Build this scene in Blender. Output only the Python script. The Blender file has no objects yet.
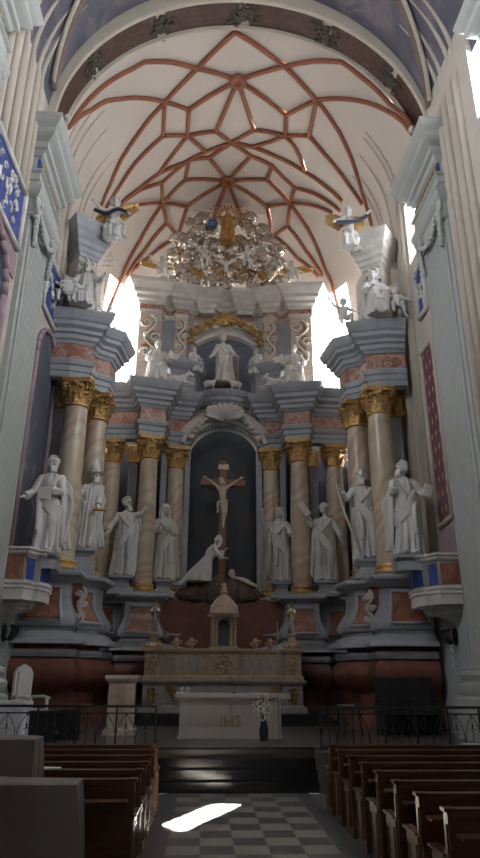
import bpy, math, random
from math import sin, cos, pi, sqrt, radians, atan2
from mathutils import Vector, Matrix, noise
random.seed(7)
SC = bpy.context.scene
COL = SC.collection
CX = 0.55          # centre line of the altar
NX = 0.65          # centre line of the choir
V3 = Vector

# ------------------------------------------------------------------ materials
def nt(name):
    m = bpy.data.materials.new(name); m.use_nodes = True
    t = m.node_tree; t.nodes.clear()
    o = t.nodes.new('ShaderNodeOutputMaterial'); b = t.nodes.new('ShaderNodeBsdfPrincipled')
    t.links.new(b.outputs[0], o.inputs[0])
    return m, t, b
def ramp(t, stops, mode='LINEAR'):
    r = t.nodes.new('ShaderNodeValToRGB'); r.color_ramp.interpolation = mode
    e = r.color_ramp.elements
    while len(e) < len(stops): e.new(0.5)
    for i, (p, c) in enumerate(stops):
        e[i].position = p; e[i].color = (*c, 1)
    return r
def tex(t, kind, scale, vec=None, **kw):
    n = t.nodes.new(kind); n.inputs['Scale'].default_value = scale
    for k, v in kw.items():
        n.inputs[k].default_value = v
    if vec is not None: t.links.new(vec, n.inputs['Vector'])
    return n
def coords(t, scale=(1, 1, 1), rot=(0, 0, 0), out='Object'):
    c = t.nodes.new('ShaderNodeTexCoord'); m = t.nodes.new('ShaderNodeMapping')
    m.inputs['Scale'].default_value = scale; m.inputs['Rotation'].default_value = rot
    t.links.new(c.outputs[out], m.inputs[0]); return m.outputs[0]
def plain(name, c, rough=.6, metal=0, var=.12, scale=3., bump=0., bscale=30., spec=.5):
    m, t, b = nt(name)
    v = coords(t)
    n = tex(t, 'ShaderNodeTexNoise', scale, v, Detail=6.)
    lo = tuple(max(0, x*(1-var)) for x in c); hi = tuple(min(1, x*(1+var)) for x in c)
    r = ramp(t, [(.3, lo), (.7, hi)]); t.links.new(n.outputs['Fac'], r.inputs[0])
    t.links.new(r.outputs[0], b.inputs['Base Color'])
    b.inputs['Roughness'].default_value = rough; b.inputs['Metallic'].default_value = metal
    b.inputs['Specular IOR Level'].default_value = spec
    if bump:
        n2 = tex(t, 'ShaderNodeTexNoise', bscale, v, Detail=4.)
        bp = t.nodes.new('ShaderNodeBump'); bp.inputs['Strength'].default_value = bump; bp.inputs['Distance'].default_value = .03
        t.links.new(n2.outputs['Fac'], bp.inputs['Height']); t.links.new(bp.outputs[0], b.inputs['Normal'])
    return m
def marble(name, stops, scale=1.2, dist=6., rot=(0, .35, 0), rough=.3, stretch=(1, 1, 1)):
    m, t, b = nt(name)
    g = t.nodes.new('ShaderNodeNewGeometry'); mp = t.nodes.new('ShaderNodeMapping')
    mp.inputs['Scale'].default_value = stretch; mp.inputs['Rotation'].default_value = rot
    t.links.new(g.outputs['Position'], mp.inputs[0]); v = mp.outputs[0]
    w = t.nodes.new('ShaderNodeTexWave'); w.bands_direction = 'Z'
    w.inputs['Scale'].default_value = scale; w.inputs['Distortion'].default_value = dist
    w.inputs['Detail'].default_value = 3.5; w.inputs['Detail Scale'].default_value = 1.1
    t.links.new(v, w.inputs['Vector'])
    r = ramp(t, stops); t.links.new(w.outputs['Fac'], r.inputs[0])
    t.links.new(r.outputs[0], b.inputs['Base Color']); b.inputs['Roughness'].default_value = rough
    return m
def emis(name, c, s):
    m, t, b = nt(name); b.inputs['Base Color'].default_value = (0, 0, 0, 1)
    b.inputs['Emission Color'].default_value = (*c, 1); b.inputs['Emission Strength'].default_value = s
    return m
def cloudy(name, stops, scale=1.3, rough=.6, detail=6.):
    m, t, b = nt(name); v = coords(t)
    n = tex(t, 'ShaderNodeTexNoise', scale, v, Detail=detail); n.inputs['Distortion'].default_value = 1.2
    r = ramp(t, stops); t.links.new(n.outputs['Fac'], r.inputs[0]); t.links.new(r.outputs[0], b.inputs['Base Color'])
    b.inputs['Roughness'].default_value = rough
    return m
M = {}
M['grey'] = plain('grey_painted_stone', (.35, .375, .415), .5)
M['palegrey'] = plain('pale_grey_painted_stone', (.60, .575, .55), .55)
M['statue'] = plain('white_polished_stucco', (.66, .655, .635), .45, var=.06)
M['pil'] = plain('pale_green_grey_plaster', (.385, .405, .39), .6, var=.06)
M['wall'] = plain('cream_plaster', (.50, .45, .405), .8, var=.05)
M['wallcool'] = plain('pale_blue_plaster', (.44, .49, .50), .8, var=.06)
M['vault'] = plain('vault_plaster', (.53, .475, .43), .85, var=.04, scale=.8)
M['rib'] = plain('terracotta_rib', (.25, .09, .05), .8, var=.15)
M['archbrown'] = cloudy('painted_brown_ornament', [(.35, (.040, .016, .012)), (.5, (.060, .025, .018)), (.62, (.065, .038, .03))], 5)
M['darkorn'] = plain('dark_bronze_paint', (.07, .055, .04), .6)
M['cream'] = plain('cream_moulding', (.47, .42, .36), .7, var=.05)
M['navevault'] = cloudy('painted_blue_vault', [(.35, (.075, .078, .10)), (.52, (.11, .105, .14)), (.62, (.17, .15, .165)), (.7, (.09, .088, .115))], .9)
M['naverib'] = plain('painted_brown_rib', (.17, .12, .10), .8)
M['gold'] = plain('gilded_wood', (.62, .41, .17), .42, 1., .3, 14, .9, 22)
M['darkgold'] = plain('dull_gilding', (.42, .25, .09), .5, .8, .2, 8)
M['silver'] = plain('silvered_wood', (.66, .62, .57), .27, 1., .2, 6, .7, 7)
M['colmarb'] = marble('cream_marble_pink_veins', [(0, (.50, .41, .30)), (.3, (.57, .50, .39)), (.55, (.45, .37, .27)), (.78, (.60, .52, .41)), (.90, (.53, .41, .31)), (.96, (.47, .31, .24)), (1, (.54, .44, .34))], .16, 9., (.3, .5, .4), .3)
M['pinkmarb'] = cloudy('rose_marble', [(.3, (.40, .18, .13)), (.42, (.27, .11, .08)), (.5, (.50, .34, .28)), (.57, (.33, .15, .11)), (.68, (.56, .45, .39))], 2.6, .35)
marble('rose_marble_unused', [(0, (.42, .17, .12)), (.35, (.55, .32, .24)), (.6, (.36, .14, .10)), (.85, (.60, .44, .36)), (1, (.45, .2, .15))], .7, 9., (.6, .8, 0))
M['redmarb'] = cloudy('red_brown_marble', [(.3, (.17, .06, .04)), (.46, (.27, .115, .075)), (.52, (.36, .19, .13)), (.56, (.24, .095, .06)), (.7, (.30, .13, .09))], 1.6, .35)
marble('red_marble_unused', [(0, (.20, .075, .05)), (.4, (.26, .11, .07)), (.75, (.18, .065, .045)), (.94, (.30, .16, .11)), (1, (.2, .08, .05))], .5, 7., (.5, .7, 0), .35)
M['redbase'] = plain('dark_red_plaster', (.17, .06, .045), .5, var=.2)
M['creammarb'] = marble('pale_cream_marble', [(0, (.52, .44, .37)), (.5, (.60, .53, .46)), (.85, (.50, .38, .32)), (1, (.58, .5, .43))], .5, 6., (.3, .5, 0), .45)
M['altargold'] = plain('warm_cream_gilt_stone', (.44, .33, .23), .5, var=.18, scale=9)
M['altargrey'] = plain('altar_grey_stone', (.30, .29, .28), .55)
M['mensa'] = plain('altar_table_stone', (.40, .37, .35), .6, var=.05)
M['black'] = plain('black_iron', (.010, .010, .011), .5)
M['blackstone'] = plain('black_polished_stone', (.018, .018, .02), .16)
M['platform'] = plain('dark_platform_stone', (.07, .065, .06), .3)
M['glass'] = emis('bright_window_glass', (1., .97, .93), 15.)
M['sideglass'] = emis('side_window_glass', (.93, .965, 1.), 42.)
M['choirglass'] = emis('choir_window_glass', (.95, .97, 1.), 11.)
M['blue'] = plain('cobalt_blue_paint', (.03, .062, .25), .6, var=.35, scale=6)
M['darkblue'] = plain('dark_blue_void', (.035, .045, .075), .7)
M['purple'] = plain('mauve_plaster', (.30, .22, .25), .8)
M['painting'] = cloudy('dark_oil_painting', [(.3, (.010, .016, .026)), (.5, (.02, .035, .05)), (.62, (.035, .035, .04)), (.74, (.10, .06, .045)), (.8, (.03, .03, .035))], 1.1, .35)
M['paintup'] = cloudy('slate_blue_painting', [(.3, (.10, .13, .18)), (.5, (.15, .18, .24)), (.66, (.12, .12, .14)), (.75, (.22, .15, .12))], 1.3, .5)
M['nichepaint'] = cloudy('grey_blue_fresco', [(.35, (.06, .075, .10)), (.55, (.09, .10, .13)), (.64, (.17, .17, .2)), (.72, (.08, .09, .11))], 1.0, .7)
M['skyblue'] = plain('globe_blue', (.06, .12, .24), .3)
M['crosswood'] = plain('brown_cross_wood', (.24, .115, .06), .5, var=.2, scale=6)
M['rock'] = plain('brown_carved_rock', (.13, .085, .07), .7, var=.3, scale=4, bump=.6, bscale=6)
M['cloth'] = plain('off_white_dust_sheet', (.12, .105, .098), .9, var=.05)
M['whitecloth'] = plain('white_cloth', (.62, .63, .66), .8)
M['paper'] = plain('white_paper', (.7, .72, .75), .7)
M['leaf'] = plain('dark_green_leaf', (.06, .09, .03), .6)
M['petal'] = plain('white_petal', (.65, .62, .55), .6)
M['camera'] = plain('white_plastic', (.5, .5, .5), .4)
def wood():
    m, t, b = nt('varnished_brown_wood'); v = coords(t, (1, 9, 9))
    n = tex(t, 'ShaderNodeTexNoise', 2.2, v, Detail=8.)
    r = ramp(t, [(.3, (.045, .020, .011)), (.7, (.12, .055, .028))]); t.links.new(n.outputs['Fac'], r.inputs[0])
    t.links.new(r.outputs[0], b.inputs['Base Color']); b.inputs['Roughness'].default_value = .28
    return m
M['wood'] = wood()
def brocade():
    m, t, b = nt('purple_brocade_gold_motifs'); v = coords(t)
    sx = t.nodes.new('ShaderNodeSeparateXYZ'); t.links.new(v, sx.inputs[0])
    def mth(op, a, bb=None):
        n = t.nodes.new('ShaderNodeMath'); n.operation = op
        for i, q in enumerate((a, bb)):
            if q is None: continue
            if isinstance(q, (int, float)): n.inputs[i].default_value = q
            else: t.links.new(q, n.inputs[i])
        return n.outputs[0]
    zz = mth('MULTIPLY', sx.outputs[2], 2.6); row = mth('FLOOR', zz)
    yy = mth('ADD', mth('MULTIPLY', sx.outputs[1], 3.6), mth('MULTIPLY', row, .5))
    fy = mth('ABSOLUTE', mth('SUBTRACT', mth('FRACT', yy), .5)); fz = mth('ABSOLUTE', mth('SUBTRACT', mth('FRACT', zz), .5))
    nz = tex(t, 'ShaderNodeTexNoise', 14., v)
    d = mth('ADD', mth('ADD', mth('MULTIPLY', fy, 1.2), fz), mth('MULTIPLY', nz.outputs['Fac'], .25))
    k = mth('LESS_THAN', d, .40)
    mx = t.nodes.new('ShaderNodeMix'); mx.data_type = 'RGBA'
    t.links.new(k, mx.inputs[0]); mx.inputs[6].default_value = (.12, .045, .065, 1); mx.inputs[7].default_value = (.36, .25, .15, 1)
    t.links.new(mx.outputs[2], b.inputs['Base Color']); b.inputs['Roughness'].default_value = .8
    return m
M['brocade'] = brocade()
def checker():
    m, t, b = nt('grey_checker_tiles'); c = t.nodes.new('ShaderNodeTexCoord')
    mp = t.nodes.new('ShaderNodeMapping'); mp.inputs['Location'].default_value = (.38/.388, .1, .5)
    mp.inputs['Scale'].default_value = (1/.388, 1/.388, 0)
    t.links.new(c.outputs['Object'], mp.inputs[0])
    k = t.nodes.new('ShaderNodeTexChecker'); k.inputs['Scale'].default_value = 1.
    k.inputs[1].default_value = (.27, .24, .21, 1); k.inputs[2].default_value = (.075, .078, .08, 1)
    t.links.new(mp.outputs[0], k.inputs[0])
    n = tex(t, 'ShaderNodeTexNoise', 5., mp.outputs[0], Detail=6.)
    mx = t.nodes.new('ShaderNodeMix'); mx.data_type = 'RGBA'; mx.blend_type = 'MULTIPLY'; mx.inputs[0].default_value = .35
    t.links.new(k.outputs[0], mx.inputs[6]); t.links.new(n.outputs[0], mx.inputs[7])
    t.links.new(mx.outputs[2], b.inputs['Base Color']); b.inputs['Roughness'].default_value = .32
    return m
M['checker'] = checker()
M['bandstone'] = plain('dark_border_stone', (.05, .055, .065), .35)
M['floorstone'] = plain('brown_floor_stone', (.12, .10, .09), .4)

# ------------------------------------------------------------------ mesh builder
class MB:
    def __init__(s): s.v = []; s.f = []
    def add(s, vs, fs, mtx=None):
        o = len(s.v)
        s.v += [tuple(mtx @ V3(p)) if mtx else tuple(p) for p in vs]
        s.f += [tuple(i+o for i in f) for f in fs]; return s
    def box(s, a, b, mtx=None):
        x0, y0, z0 = a; x1, y1, z1 = b
        vs = [(x0,y0,z0),(x1,y0,z0),(x1,y1,z0),(x0,y1,z0),(x0,y0,z1),(x1,y0,z1),(x1,y1,z1),(x0,y1,z1)]
        return s.add(vs, [(0,3,2,1),(4,5,6,7),(0,1,5,4),(1,2,6,5),(2,3,7,6),(3,0,4,7)], mtx)
    def prism(s, poly, a, b, axis='z', mtx=None):
        n = len(poly)
        def P(p, h):
            return {'z': (p[0], p[1], h), 'x': (h, p[0], p[1]), 'y': (p[0], h, p[1])}[axis]
        vs = [P(p, a) for p in poly]+[P(p, b) for p in poly]
        fs = [tuple(range(n-1, -1, -1)), tuple(range(n, 2*n))]+[(i, (i+1) % n, n+(i+1) % n, n+i) for i in range(n)]
        return s.add(vs, fs, mtx)
    def rings(s, rr, closed=True, caps=True, mtx=None):
        n = len(rr[0]); vs = [p for r in rr for p in r]; fs = []
        for i in range(len(rr)-1):
            for j in range(n if closed else n-1):
                k = (j+1) % n
                fs.append((i*n+j, i*n+k, (i+1)*n+k, (i+1)*n+j))
        if caps:
            fs.append(tuple(range(n-1, -1, -1))); fs.append(tuple((len(rr)-1)*n+j for j in range(n)))
        return s.add(vs, fs, mtx)
    def lathe(s, prof, n=20, c=(0, 0, 0), mtx=None):
        return s.rings([[(c[0]+r*cos(2*pi*j/n), c[1]+r*sin(2*pi*j/n), c[2]+z) for j in range(n)] for r, z in prof], mtx=mtx)
    def ell(s, c, r, n=12, m=8, mtx=None, rot=None, fn=None):
        rr = []
        for i in range(m+1):
            ph = -pi/2+pi*i/m; ring = []
            for j in range(n):
                a = 2*pi*j/n
                d = V3((cos(ph)*cos(a), cos(ph)*sin(a), sin(ph)))
                if i in (0, m): d = V3((.001*cos(a), .001*sin(a), sin(ph)))
                q = 1 if fn is None else fn(d)
                p = V3((d.x*r[0]*q, d.y*r[1]*q, d.z*r[2]*q))
                if rot: p = rot @ p
                ring.append(tuple(p+V3(c)))
            rr.append(ring)
        return s.rings(rr, mtx=mtx)
    def tube(s, pts, rad, n=8, mtx=None, flat=1., up=None):
        pts = [V3(p) for p in pts]
        if not isinstance(rad, (list, tuple)): rad = [rad]*len(pts)
        rr = []; u = None
        for i, p in enumerate(pts):
            t = (pts[min(i+1, len(pts)-1)]-pts[max(i-1, 0)])
            if t.length < 1e-9: t = V3((0, 0, 1))
            t.normalize()
            if u is None:
                a = V3(up) if up else (V3((0, 0, 1)) if abs(t.z) < .9 else V3((1, 0, 0)))
                u = (a-t*a.dot(t)).normalized()
            else: u = (u-t*u.dot(t)).normalized()
            w = t.cross(u)
            rr.append([tuple(p+u*cos(2*pi*j/n)*rad[i]*flat+w*sin(2*pi*j/n)*rad[i]) for j in range(n)])
        return s.rings(rr, mtx=mtx)
    def sweep(s, prof, path, closed_path=False):
        """prof: closed loop of (out, z); path: plan points, outward = right of travel."""
        N = len(path); rr = []
        for i in range(N):
            p = V3((*path[i], 0)); ns = []
            if i > 0 or closed_path:
                d = (p-V3((*path[i-1], 0))).normalized(); ns.append(V3((d.y, -d.x, 0)))
            if i < N-1 or closed_path:
                d = (V3((*path[(i+1) % N], 0))-p).normalized(); ns.append(V3((d.y, -d.x, 0)))
            m = ns[0] if len(ns) == 1 else (ns[0]+ns[1])/max(.35, 1+ns[0].dot(ns[1]))
            rr.append([(p.x+m.x*o, p.y+m.y*o, z) for o, z in prof])
        if closed_path:
            rr.append(rr[0]); return s.rings(rr, caps=False)
        return s.rings(rr)
    def build(s, name, mat, parent=None, smooth=False, loc=None, remesh=0, kind=None):
        me = bpy.data.meshes.new(name); me.from_pydata(s.v, [], s.f); me.update()
        o = bpy.data.objects.new(name, me); COL.objects.link(o)
        import bmesh
        bm = bmesh.new(); bm.from_mesh(me); bmesh.ops.recalc_face_normals(bm, faces=bm.faces); bm.to_mesh(me); bm.free()
        if remesh:
            md = o.modifiers.new('r', 'REMESH'); md.mode = 'VOXEL'; md.voxel_size = remesh
            md2 = o.modifiers.new('s', 'SMOOTH'); md2.iterations = 1; md2.factor = .4
            dg = bpy.context.evaluated_depsgraph_get(); ev = o.evaluated_get(dg)
            nm = bpy.data.meshes.new_from_object(ev); o.modifiers.clear(); o.data = nm; bpy.data.meshes.remove(me); nm.name = name; me = nm
            smooth = True
        me.materials.clear(); me.materials.append(M[mat] if isinstance(mat, str) else mat)
        if smooth:
            me.polygons.foreach_set('use_smooth', [True]*len(me.polygons))
            if smooth == 'auto':
                me.set_sharp_from_angle(angle=radians(35))
        if parent is not None: o.parent = parent
        if loc is not None: o.location = loc
        if kind: o['kind'] = kind
        return o
def tag(o, label=None, cat=None, group=None, kind=None):
    if label: o['label'] = label
    if cat: o['category'] = cat
    if group: o['group'] = group
    if kind: o['kind'] = kind
    return o
def empty(name, loc, rz=0, label=None, cat=None, group=None, kind=None):
    o = bpy.data.objects.new(name, None); COL.objects.link(o); o.location = loc; o.rotation_euler = (0, 0, rz)
    return tag(o, label, cat, group, kind)
def copy_tree(o, parent=None):
    c = o.copy(); COL.objects.link(c)
    if parent is not None: c.parent = parent
    for ch in o.children: copy_tree(ch, c)
    return c
def S(name, mb, mat, parent=None, **k):
    o = mb.build(name, mat, parent, **k)
    if parent is None: o['kind'] = 'structure'
    return o
def mir(path, cx=CX):          # mirror a left-hand path onto the right, keeping outward side
    return [(2*cx-x, y) for x, y in reversed(path)]
def dxp(path, cx=CX): return [(cx+x, y) for x, y in path]
def lerp(a, b, t): return a+(b-a)*t
def bez(p, n=10):
    """Catmull-Rom through points."""
    p = [V3(q) for q in p]; out = []
    for i in range(len(p)-1):
        a = p[max(i-1, 0)]; b = p[i]; c = p[i+1]; d = p[min(i+2, len(p)-1)]
        for k in range(n):
            t = k/n
            out.append(.5*((2*b)+(c-a)*t+(2*a-5*b+4*c-d)*t*t+(3*b-a-3*c+d)*t**3))
    out.append(p[-1]); return out

# ------------------------------------------------------------------ the setting
L, R = NX-5.05, NX+5.05            # inner faces of the choir walls (-4.40, 5.70)
def vz(x, y):
    return 15+5.5*sqrt(max(0, 1-((x-NX)/5.05)**2-(max(0, y-20)/4.2)**2))
S('floor', MB().box((L-.6, -7, -.2), (R+.6, 12.0, -.012)), 'floorstone')
S('floor', MB().box((-.36, -7, -.1), (1.57, 12.0, 0)), 'checker')
mb = MB(); mb.box((-.58, -7, -.1), (-.36, 12.0, .0)); mb.box((1.57, -7, -.1), (1.80, 12.0, .0))
S('floor', mb, 'bandstone')
# sanctuary platform with its four steps
S('floor', MB().box((L-.6, 12.45, -.2), (R+.6, 26, .64)), 'platform')
S('floor', MB().box((L-.6, 12.0, -.2), (-.74, 12.45, .60)), 'platform')
S('floor', MB().box((1.98, 12.0, -.2), (R+.6, 12.45, .60)), 'platform')
for i in range(3):
    mb = MB(); y = 12.0+.15*i; z = .16*(i+1)
    mb.prism([(y, z-.16), (12.45, z-.16), (12.45, z), (y-.025, z), (y-.025, z-.03), (y, z-.035)], -.74, 1.98, 'x')
    S('steps', mb, 'blackstone')
mb = MB().box((-.74, 12.40, .605), (1.98, 12.46, .645)); S('steps', mb, 'blackstone')

def grid_wall(name, x, th, yr, zr, holes, mat):
    ys = sorted(set([yr[0], yr[1]]+[h[0] for h in holes]+[h[1] for h in holes]))
    zs = sorted(set([zr[0], zr[1]]+[h[2] for h in holes]+[h[3] for h in holes]))
    mb = MB()
    for a, b in zip(ys, ys[1:]):
        for c, d in zip(zs, zs[1:]):
            m, n = (a+b)/2, (c+d)/2
            if any(h[0] < m < h[1] and h[2] < n < h[3] for h in holes): continue
            mb.box((min(x, x+th), a, c), (max(x, x+th), b, d))
    return S(name, mb, mat)
def side_window(x, th, y0, y1, z0, z1, glass, name='window_1', bars=(3, 6)):
    sg = 1 if th > 0 else -1
    fr = MB()
    xo = x+sg*.30
    for i in range(bars[0]+1):
        y = lerp(y0, y1, i/bars[0]); fr.box((xo-.03, y-.025, z0), (xo+.03, y+.025, z1))
    for i in range(bars[1]+1):
        z = lerp(z0, z1, i/bars[1]); fr.box((xo-.02, y0, z-.02), (xo+.02, y1, z+.02))
    f = S(name, fr, 'cream')
    g = MB().box((xo+sg*.05-.01, y0, z0), (xo+sg*.05+.01, y1, z1)).build('pane', glass, f)
# choir walls; the clerestory windows stand between the pier and the altar wings; an unseen nave pair is added for light
holesR = [(14.15, 15.35, 12.95, 15.6), (4.6, 6.8, 12.5, 16.6), (9.2, 10.35, 13.2, 16.3)]
grid_wall('wall_right', R, .6, (-7, 20.0), (-.2, 20.5), holesR, 'wall')
side_window(R, .6, 14.15, 15.35, 12.95, 15.6, 'choirglass', 'window_1', (3, 9))
side_window(R, .6, 9.2, 10.35, 13.2, 16.3, 'sideglass', 'window_2', (3, 9))
side_window(R, .6, 4.6, 6.8, 12.5, 16.6, 'sideglass', 'fill_window_right')  # unseen nave window, added as a glowing front light for the altarpiece
holesL = [(4.6, 6.8, 12.5, 16.6)]
grid_wall('wall_left', L, -.6, (-7, 20.0), (-.2, 20.5), holesL, 'wall')
side_window(L, -.6, 4.6, 6.8, 12.5, 16.6, 'sideglass', 'fill_window_left')  # unseen left twin, also added to brighten the altarpiece from the front
S('wall_back', MB().box((L-.6, -7.3, -.2), (R+.6, -7, 22.5)), 'wall')
# apse wall: half ellipse with two tall windows that cut up into the vault
WA, WB = radians(19), radians(50)
def ap(th, r=1.): return (NX+5.05*r*cos(th), 20+4.2*r*sin(th))
ths = [radians(a) for a in (0, 6, 12, 19, 25, 31, 37, 43, 50, 58, 66, 74, 82, 90)]
ths = ths+[pi-t for t in reversed(ths[:-1])]
def inwin(t): return WA < t < WB or WA < pi-t < WB
mb = MB()
for t0, t1 in zip(ths, ths[1:]):
    zz = [(-.2, 9.0), (9.0, 15.0)] if inwin((t0+t1)/2) else [(-.2, 15.0)]
    for a, b in zz[:1]:
        p, q, p2, q2 = ap(t0), ap(t1), ap(t0, 1.1), ap(t1, 1.1)
        mb.add([(*p, a), (*q, a), (*q2, a), (*p2, a), (*p, b), (*q, b), (*q2, b), (*p2, b)],
               [(0, 1, 2, 3), (4, 5, 6, 7), (0, 1, 5, 4), (1, 2, 6, 5), (2, 3, 7, 6), (3, 0, 4, 7)])
S('wall_apse', mb, 'wall')
def vpt(th, ph, r=1.): return (NX+5.05*r*cos(th)*cos(ph), 20+4.2*r*sin(th)*cos(ph), 15+5.5*r*sin(ph))
phw = math.asin(1.35/5.5)
phs = [0, phw]+[lerp(phw, pi/2, i/12) for i in range(1, 13)]
# choir vault: barrel over the bay, half dome over the apse
mb = MB(); vs = {}
def vid(key, p):
    if key not in vs: vs[key] = len(mb.v); mb.v.append(p)
    return vs[key]
for i, (t0, t1) in enumerate(zip(ths, ths[1:])):
    for j, (a, b) in enumerate(zip(phs, phs[1:])):
        if j == 0 and inwin((t0+t1)/2): continue
        ids = [vid((i, j), vpt(t0, a)), vid((i+1, j), vpt(t1, a)), vid((i+1, j+1), vpt(t1, b)), vid((i, j+1), vpt(t0, b))]
        mb.f.append(tuple(ids))
ysb = [13.85, 16, 18, 20]
pb = phs+[pi-p for p in reversed(phs[:-1])]
for i in range(len(pb)-1):
    for j in range(3):
        def bp(ii, y): a = pb[ii]; return (NX+5.05*cos(a), y, 15+5.5*sin(a))
        ids = [vid(('b', i, j), bp(i, ysb[j])), vid(('b', i+1, j), bp(i+1, ysb[j])), vid(('b', i+1, j+1), bp(i+1, ysb[j+1])), vid(('b', i, j+1), bp(i, ysb[j+1]))]
        mb.f.append(tuple(ids))
vault = S('ceiling', mb, 'vault', smooth=True)
RIBS = [[(0.5,14.12),(-0.67,15.32)],[(0.5,14.12),(2.16,15.03)],[(-0.67,15.32),(0.68,15.87)],[(2.16,15.03),(0.68,15.87)],[(-0.67,15.32),(-1.75,16.26)],[(2.16,15.03),(3.28,15.76)],[(-0.67,15.32),(-1.52,14.85),(-2.25,14.51),(-2.63,14.52),(-3.1,14.44),(-4.2,14.25)],[(2.16,15.03),(3.03,14.45),(3.77,14.02),(4.3,14.04),(5.1,13.94),(5.58,13.51)],[(-1.75,16.26),(-0.97,16.88)],[(-0.97,16.88),(0.68,15.87)],[(-0.97,16.88),(-1.05,18.01)],[(-1.05,18.01),(-1.89,17.64)],[(-1.89,17.64),(-1.75,16.26)],[(-1.05,18.01),(-0.02,18.01)],[(-0.02,18.01),(0.68,15.87)],[(-0.02,18.01),(0.59,18.56)],[(-1.05,18.01),(-0.38,18.94)],[(-1.75,16.26),(-2.36,15.77),(-3.05,15.24),(-3.41,14.92),(-3.77,14.71),(-4.23,14.2)],[(-1.75,16.26),(-2.26,16.63),(-2.78,17.08),(-3.3,17.53),(-3.67,18.03),(-4.01,18.37)],[(-1.89,17.64),(-2.88,18.13),(-3.41,18.52),(-3.91,18.79)],[(-1.05,18.01),(-2.13,19.3)],[(0.59,18.56),(-0.38,18.94),(-1.21,19.27),(-2.13,19.3),(-2.86,19.46),(-3.57,19.35)],[(0.59,18.56),(-0.26,19.26),(-1.02,19.18),(-2.06,19.86),(-2.83,19.55),(-3.54,19.4)],[(-0.26,19.26),(0.5,20.55)],[(-1.02,19.18),(-1.19,20.17)],[(-1.19,20.17),(0.5,20.55)],[(-1.19,20.17),(-2.09,20.84)],[(-2.06,19.86),(-2.09,20.84)],[(-2.09,20.84),(-2.72,20.4),(-3.54,19.68)],[(-2.09,20.84),(-1.13,21.38)],[(-1.13,21.38),(0.5,20.55)],[(-1.13,21.38),(-1.5,22.29)],[(-2.09,20.84),(-1.94,21.65)],[(-1.94,21.65),(-1.5,22.29)],[(-1.5,22.29),(-1.51,22.92)],[(-1.94,21.65),(-2.8,21.98),(-3.45,22.03)],[(-1.5,22.29),(-2.8,22.25),(-3.34,22.07)],[(-2.09,20.84),(-2.97,21.59),(-3.62,21.84),(-4.0,21.64,14.93)],[(3.28,15.76),(2.42,16.87)],[(2.42,16.87),(0.68,15.87)],[(2.42,16.87),(2.5,17.74)],[(2.5,17.74),(3.28,17.28)],[(3.28,17.28),(3.28,15.76)],[(2.5,17.74),(1.37,17.85)],[(1.37,17.85),(0.68,15.87)],[(1.37,17.85),(0.59,18.56)],[(3.28,15.76),(4.48,14.74),(5.06,14.22),(5.59,13.65)],[(3.28,15.76),(3.67,16.0),(4.16,16.37),(4.65,16.89),(5.1,17.55),(5.5,18.04)],[(3.28,17.28),(3.78,17.57),(4.26,17.76),(4.8,17.94),(5.19,17.98)],[(2.5,17.74),(2.85,18.02),(3.12,18.38),(3.38,18.94)],[(2.5,17.74),(1.99,18.23),(1.35,18.66)],[(0.59,18.56),(1.35,18.66),(2.31,18.84),(3.38,18.94),(4.11,18.94),(4.71,18.87)],[(0.59,18.56),(1.35,19.11),(2.18,19.35),(2.68,19.74),(3.14,19.98),(3.86,19.65),(4.73,19.37)],[(1.35,19.11),(0.5,20.55)],[(2.18,19.35),(2.06,20.15)],[(2.06,20.15),(0.5,20.55)],[(2.06,20.15),(3.05,20.82)],[(3.05,20.82),(3.14,19.98)],[(3.05,20.82),(2.16,21.33)],[(2.16,21.33),(0.5,20.55)],[(2.16,21.33),(2.33,21.79),(2.46,22.79)],[(3.05,20.82),(3.05,21.68)],[(3.05,21.68),(2.54,22.21)],[(3.05,21.68),(3.8,22.01),(4.49,22.13)],[(2.54,22.21),(3.51,22.4),(4.35,22.27)],[(3.05,20.82),(3.81,20.31),(4.53,19.84)],[(3.05,20.82),(3.83,21.31),(4.58,21.9),(5.1,21.97)],[(0.5,20.55),(0.26,21.24),(-0.09,22.13)],[(0.5,20.55),(0.79,21.23),(1.22,22.1)]]

for r in RIBS:
    pts = []
    for a, b in zip(r, r[1:]):
        n = max(2, int(math.hypot(a[0]-b[0], a[1]-b[1])/.22))
        for k in range(n):
            pts.append([lerp(a[c], b[c], k/n) for c in (0, 1)])
            if len(a) > 2 or len(b) > 2:
                za = a[2] if len(a) > 2 else vz(a[0], a[1]); zb = b[2] if len(b) > 2 else vz(b[0], b[1])
                pts[-1].append(lerp(za, zb, k/n))
    pts.append(list(r[-1]))
    pp = [(p[0], p[1], (p[2] if len(p) > 2 else max(15.0, vz(p[0], p[1])))-.05) for p in pts]
    m2 = MB(); m2.tube(pp, .078, 6)
    m2.build('rib', 'rib', vault, smooth=True)
for bx, by in ((.68, 15.87), (.50, 20.5)):
    m2 = MB(); m2.lathe([(.12, 0), (.26, 0), (.30, -.1), (.24, -.16), (.12, -.16), (.12, 0)], 16, (bx, by, vz(bx, by)-.02)); m2.build('boss', 'rib', vault)
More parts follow.
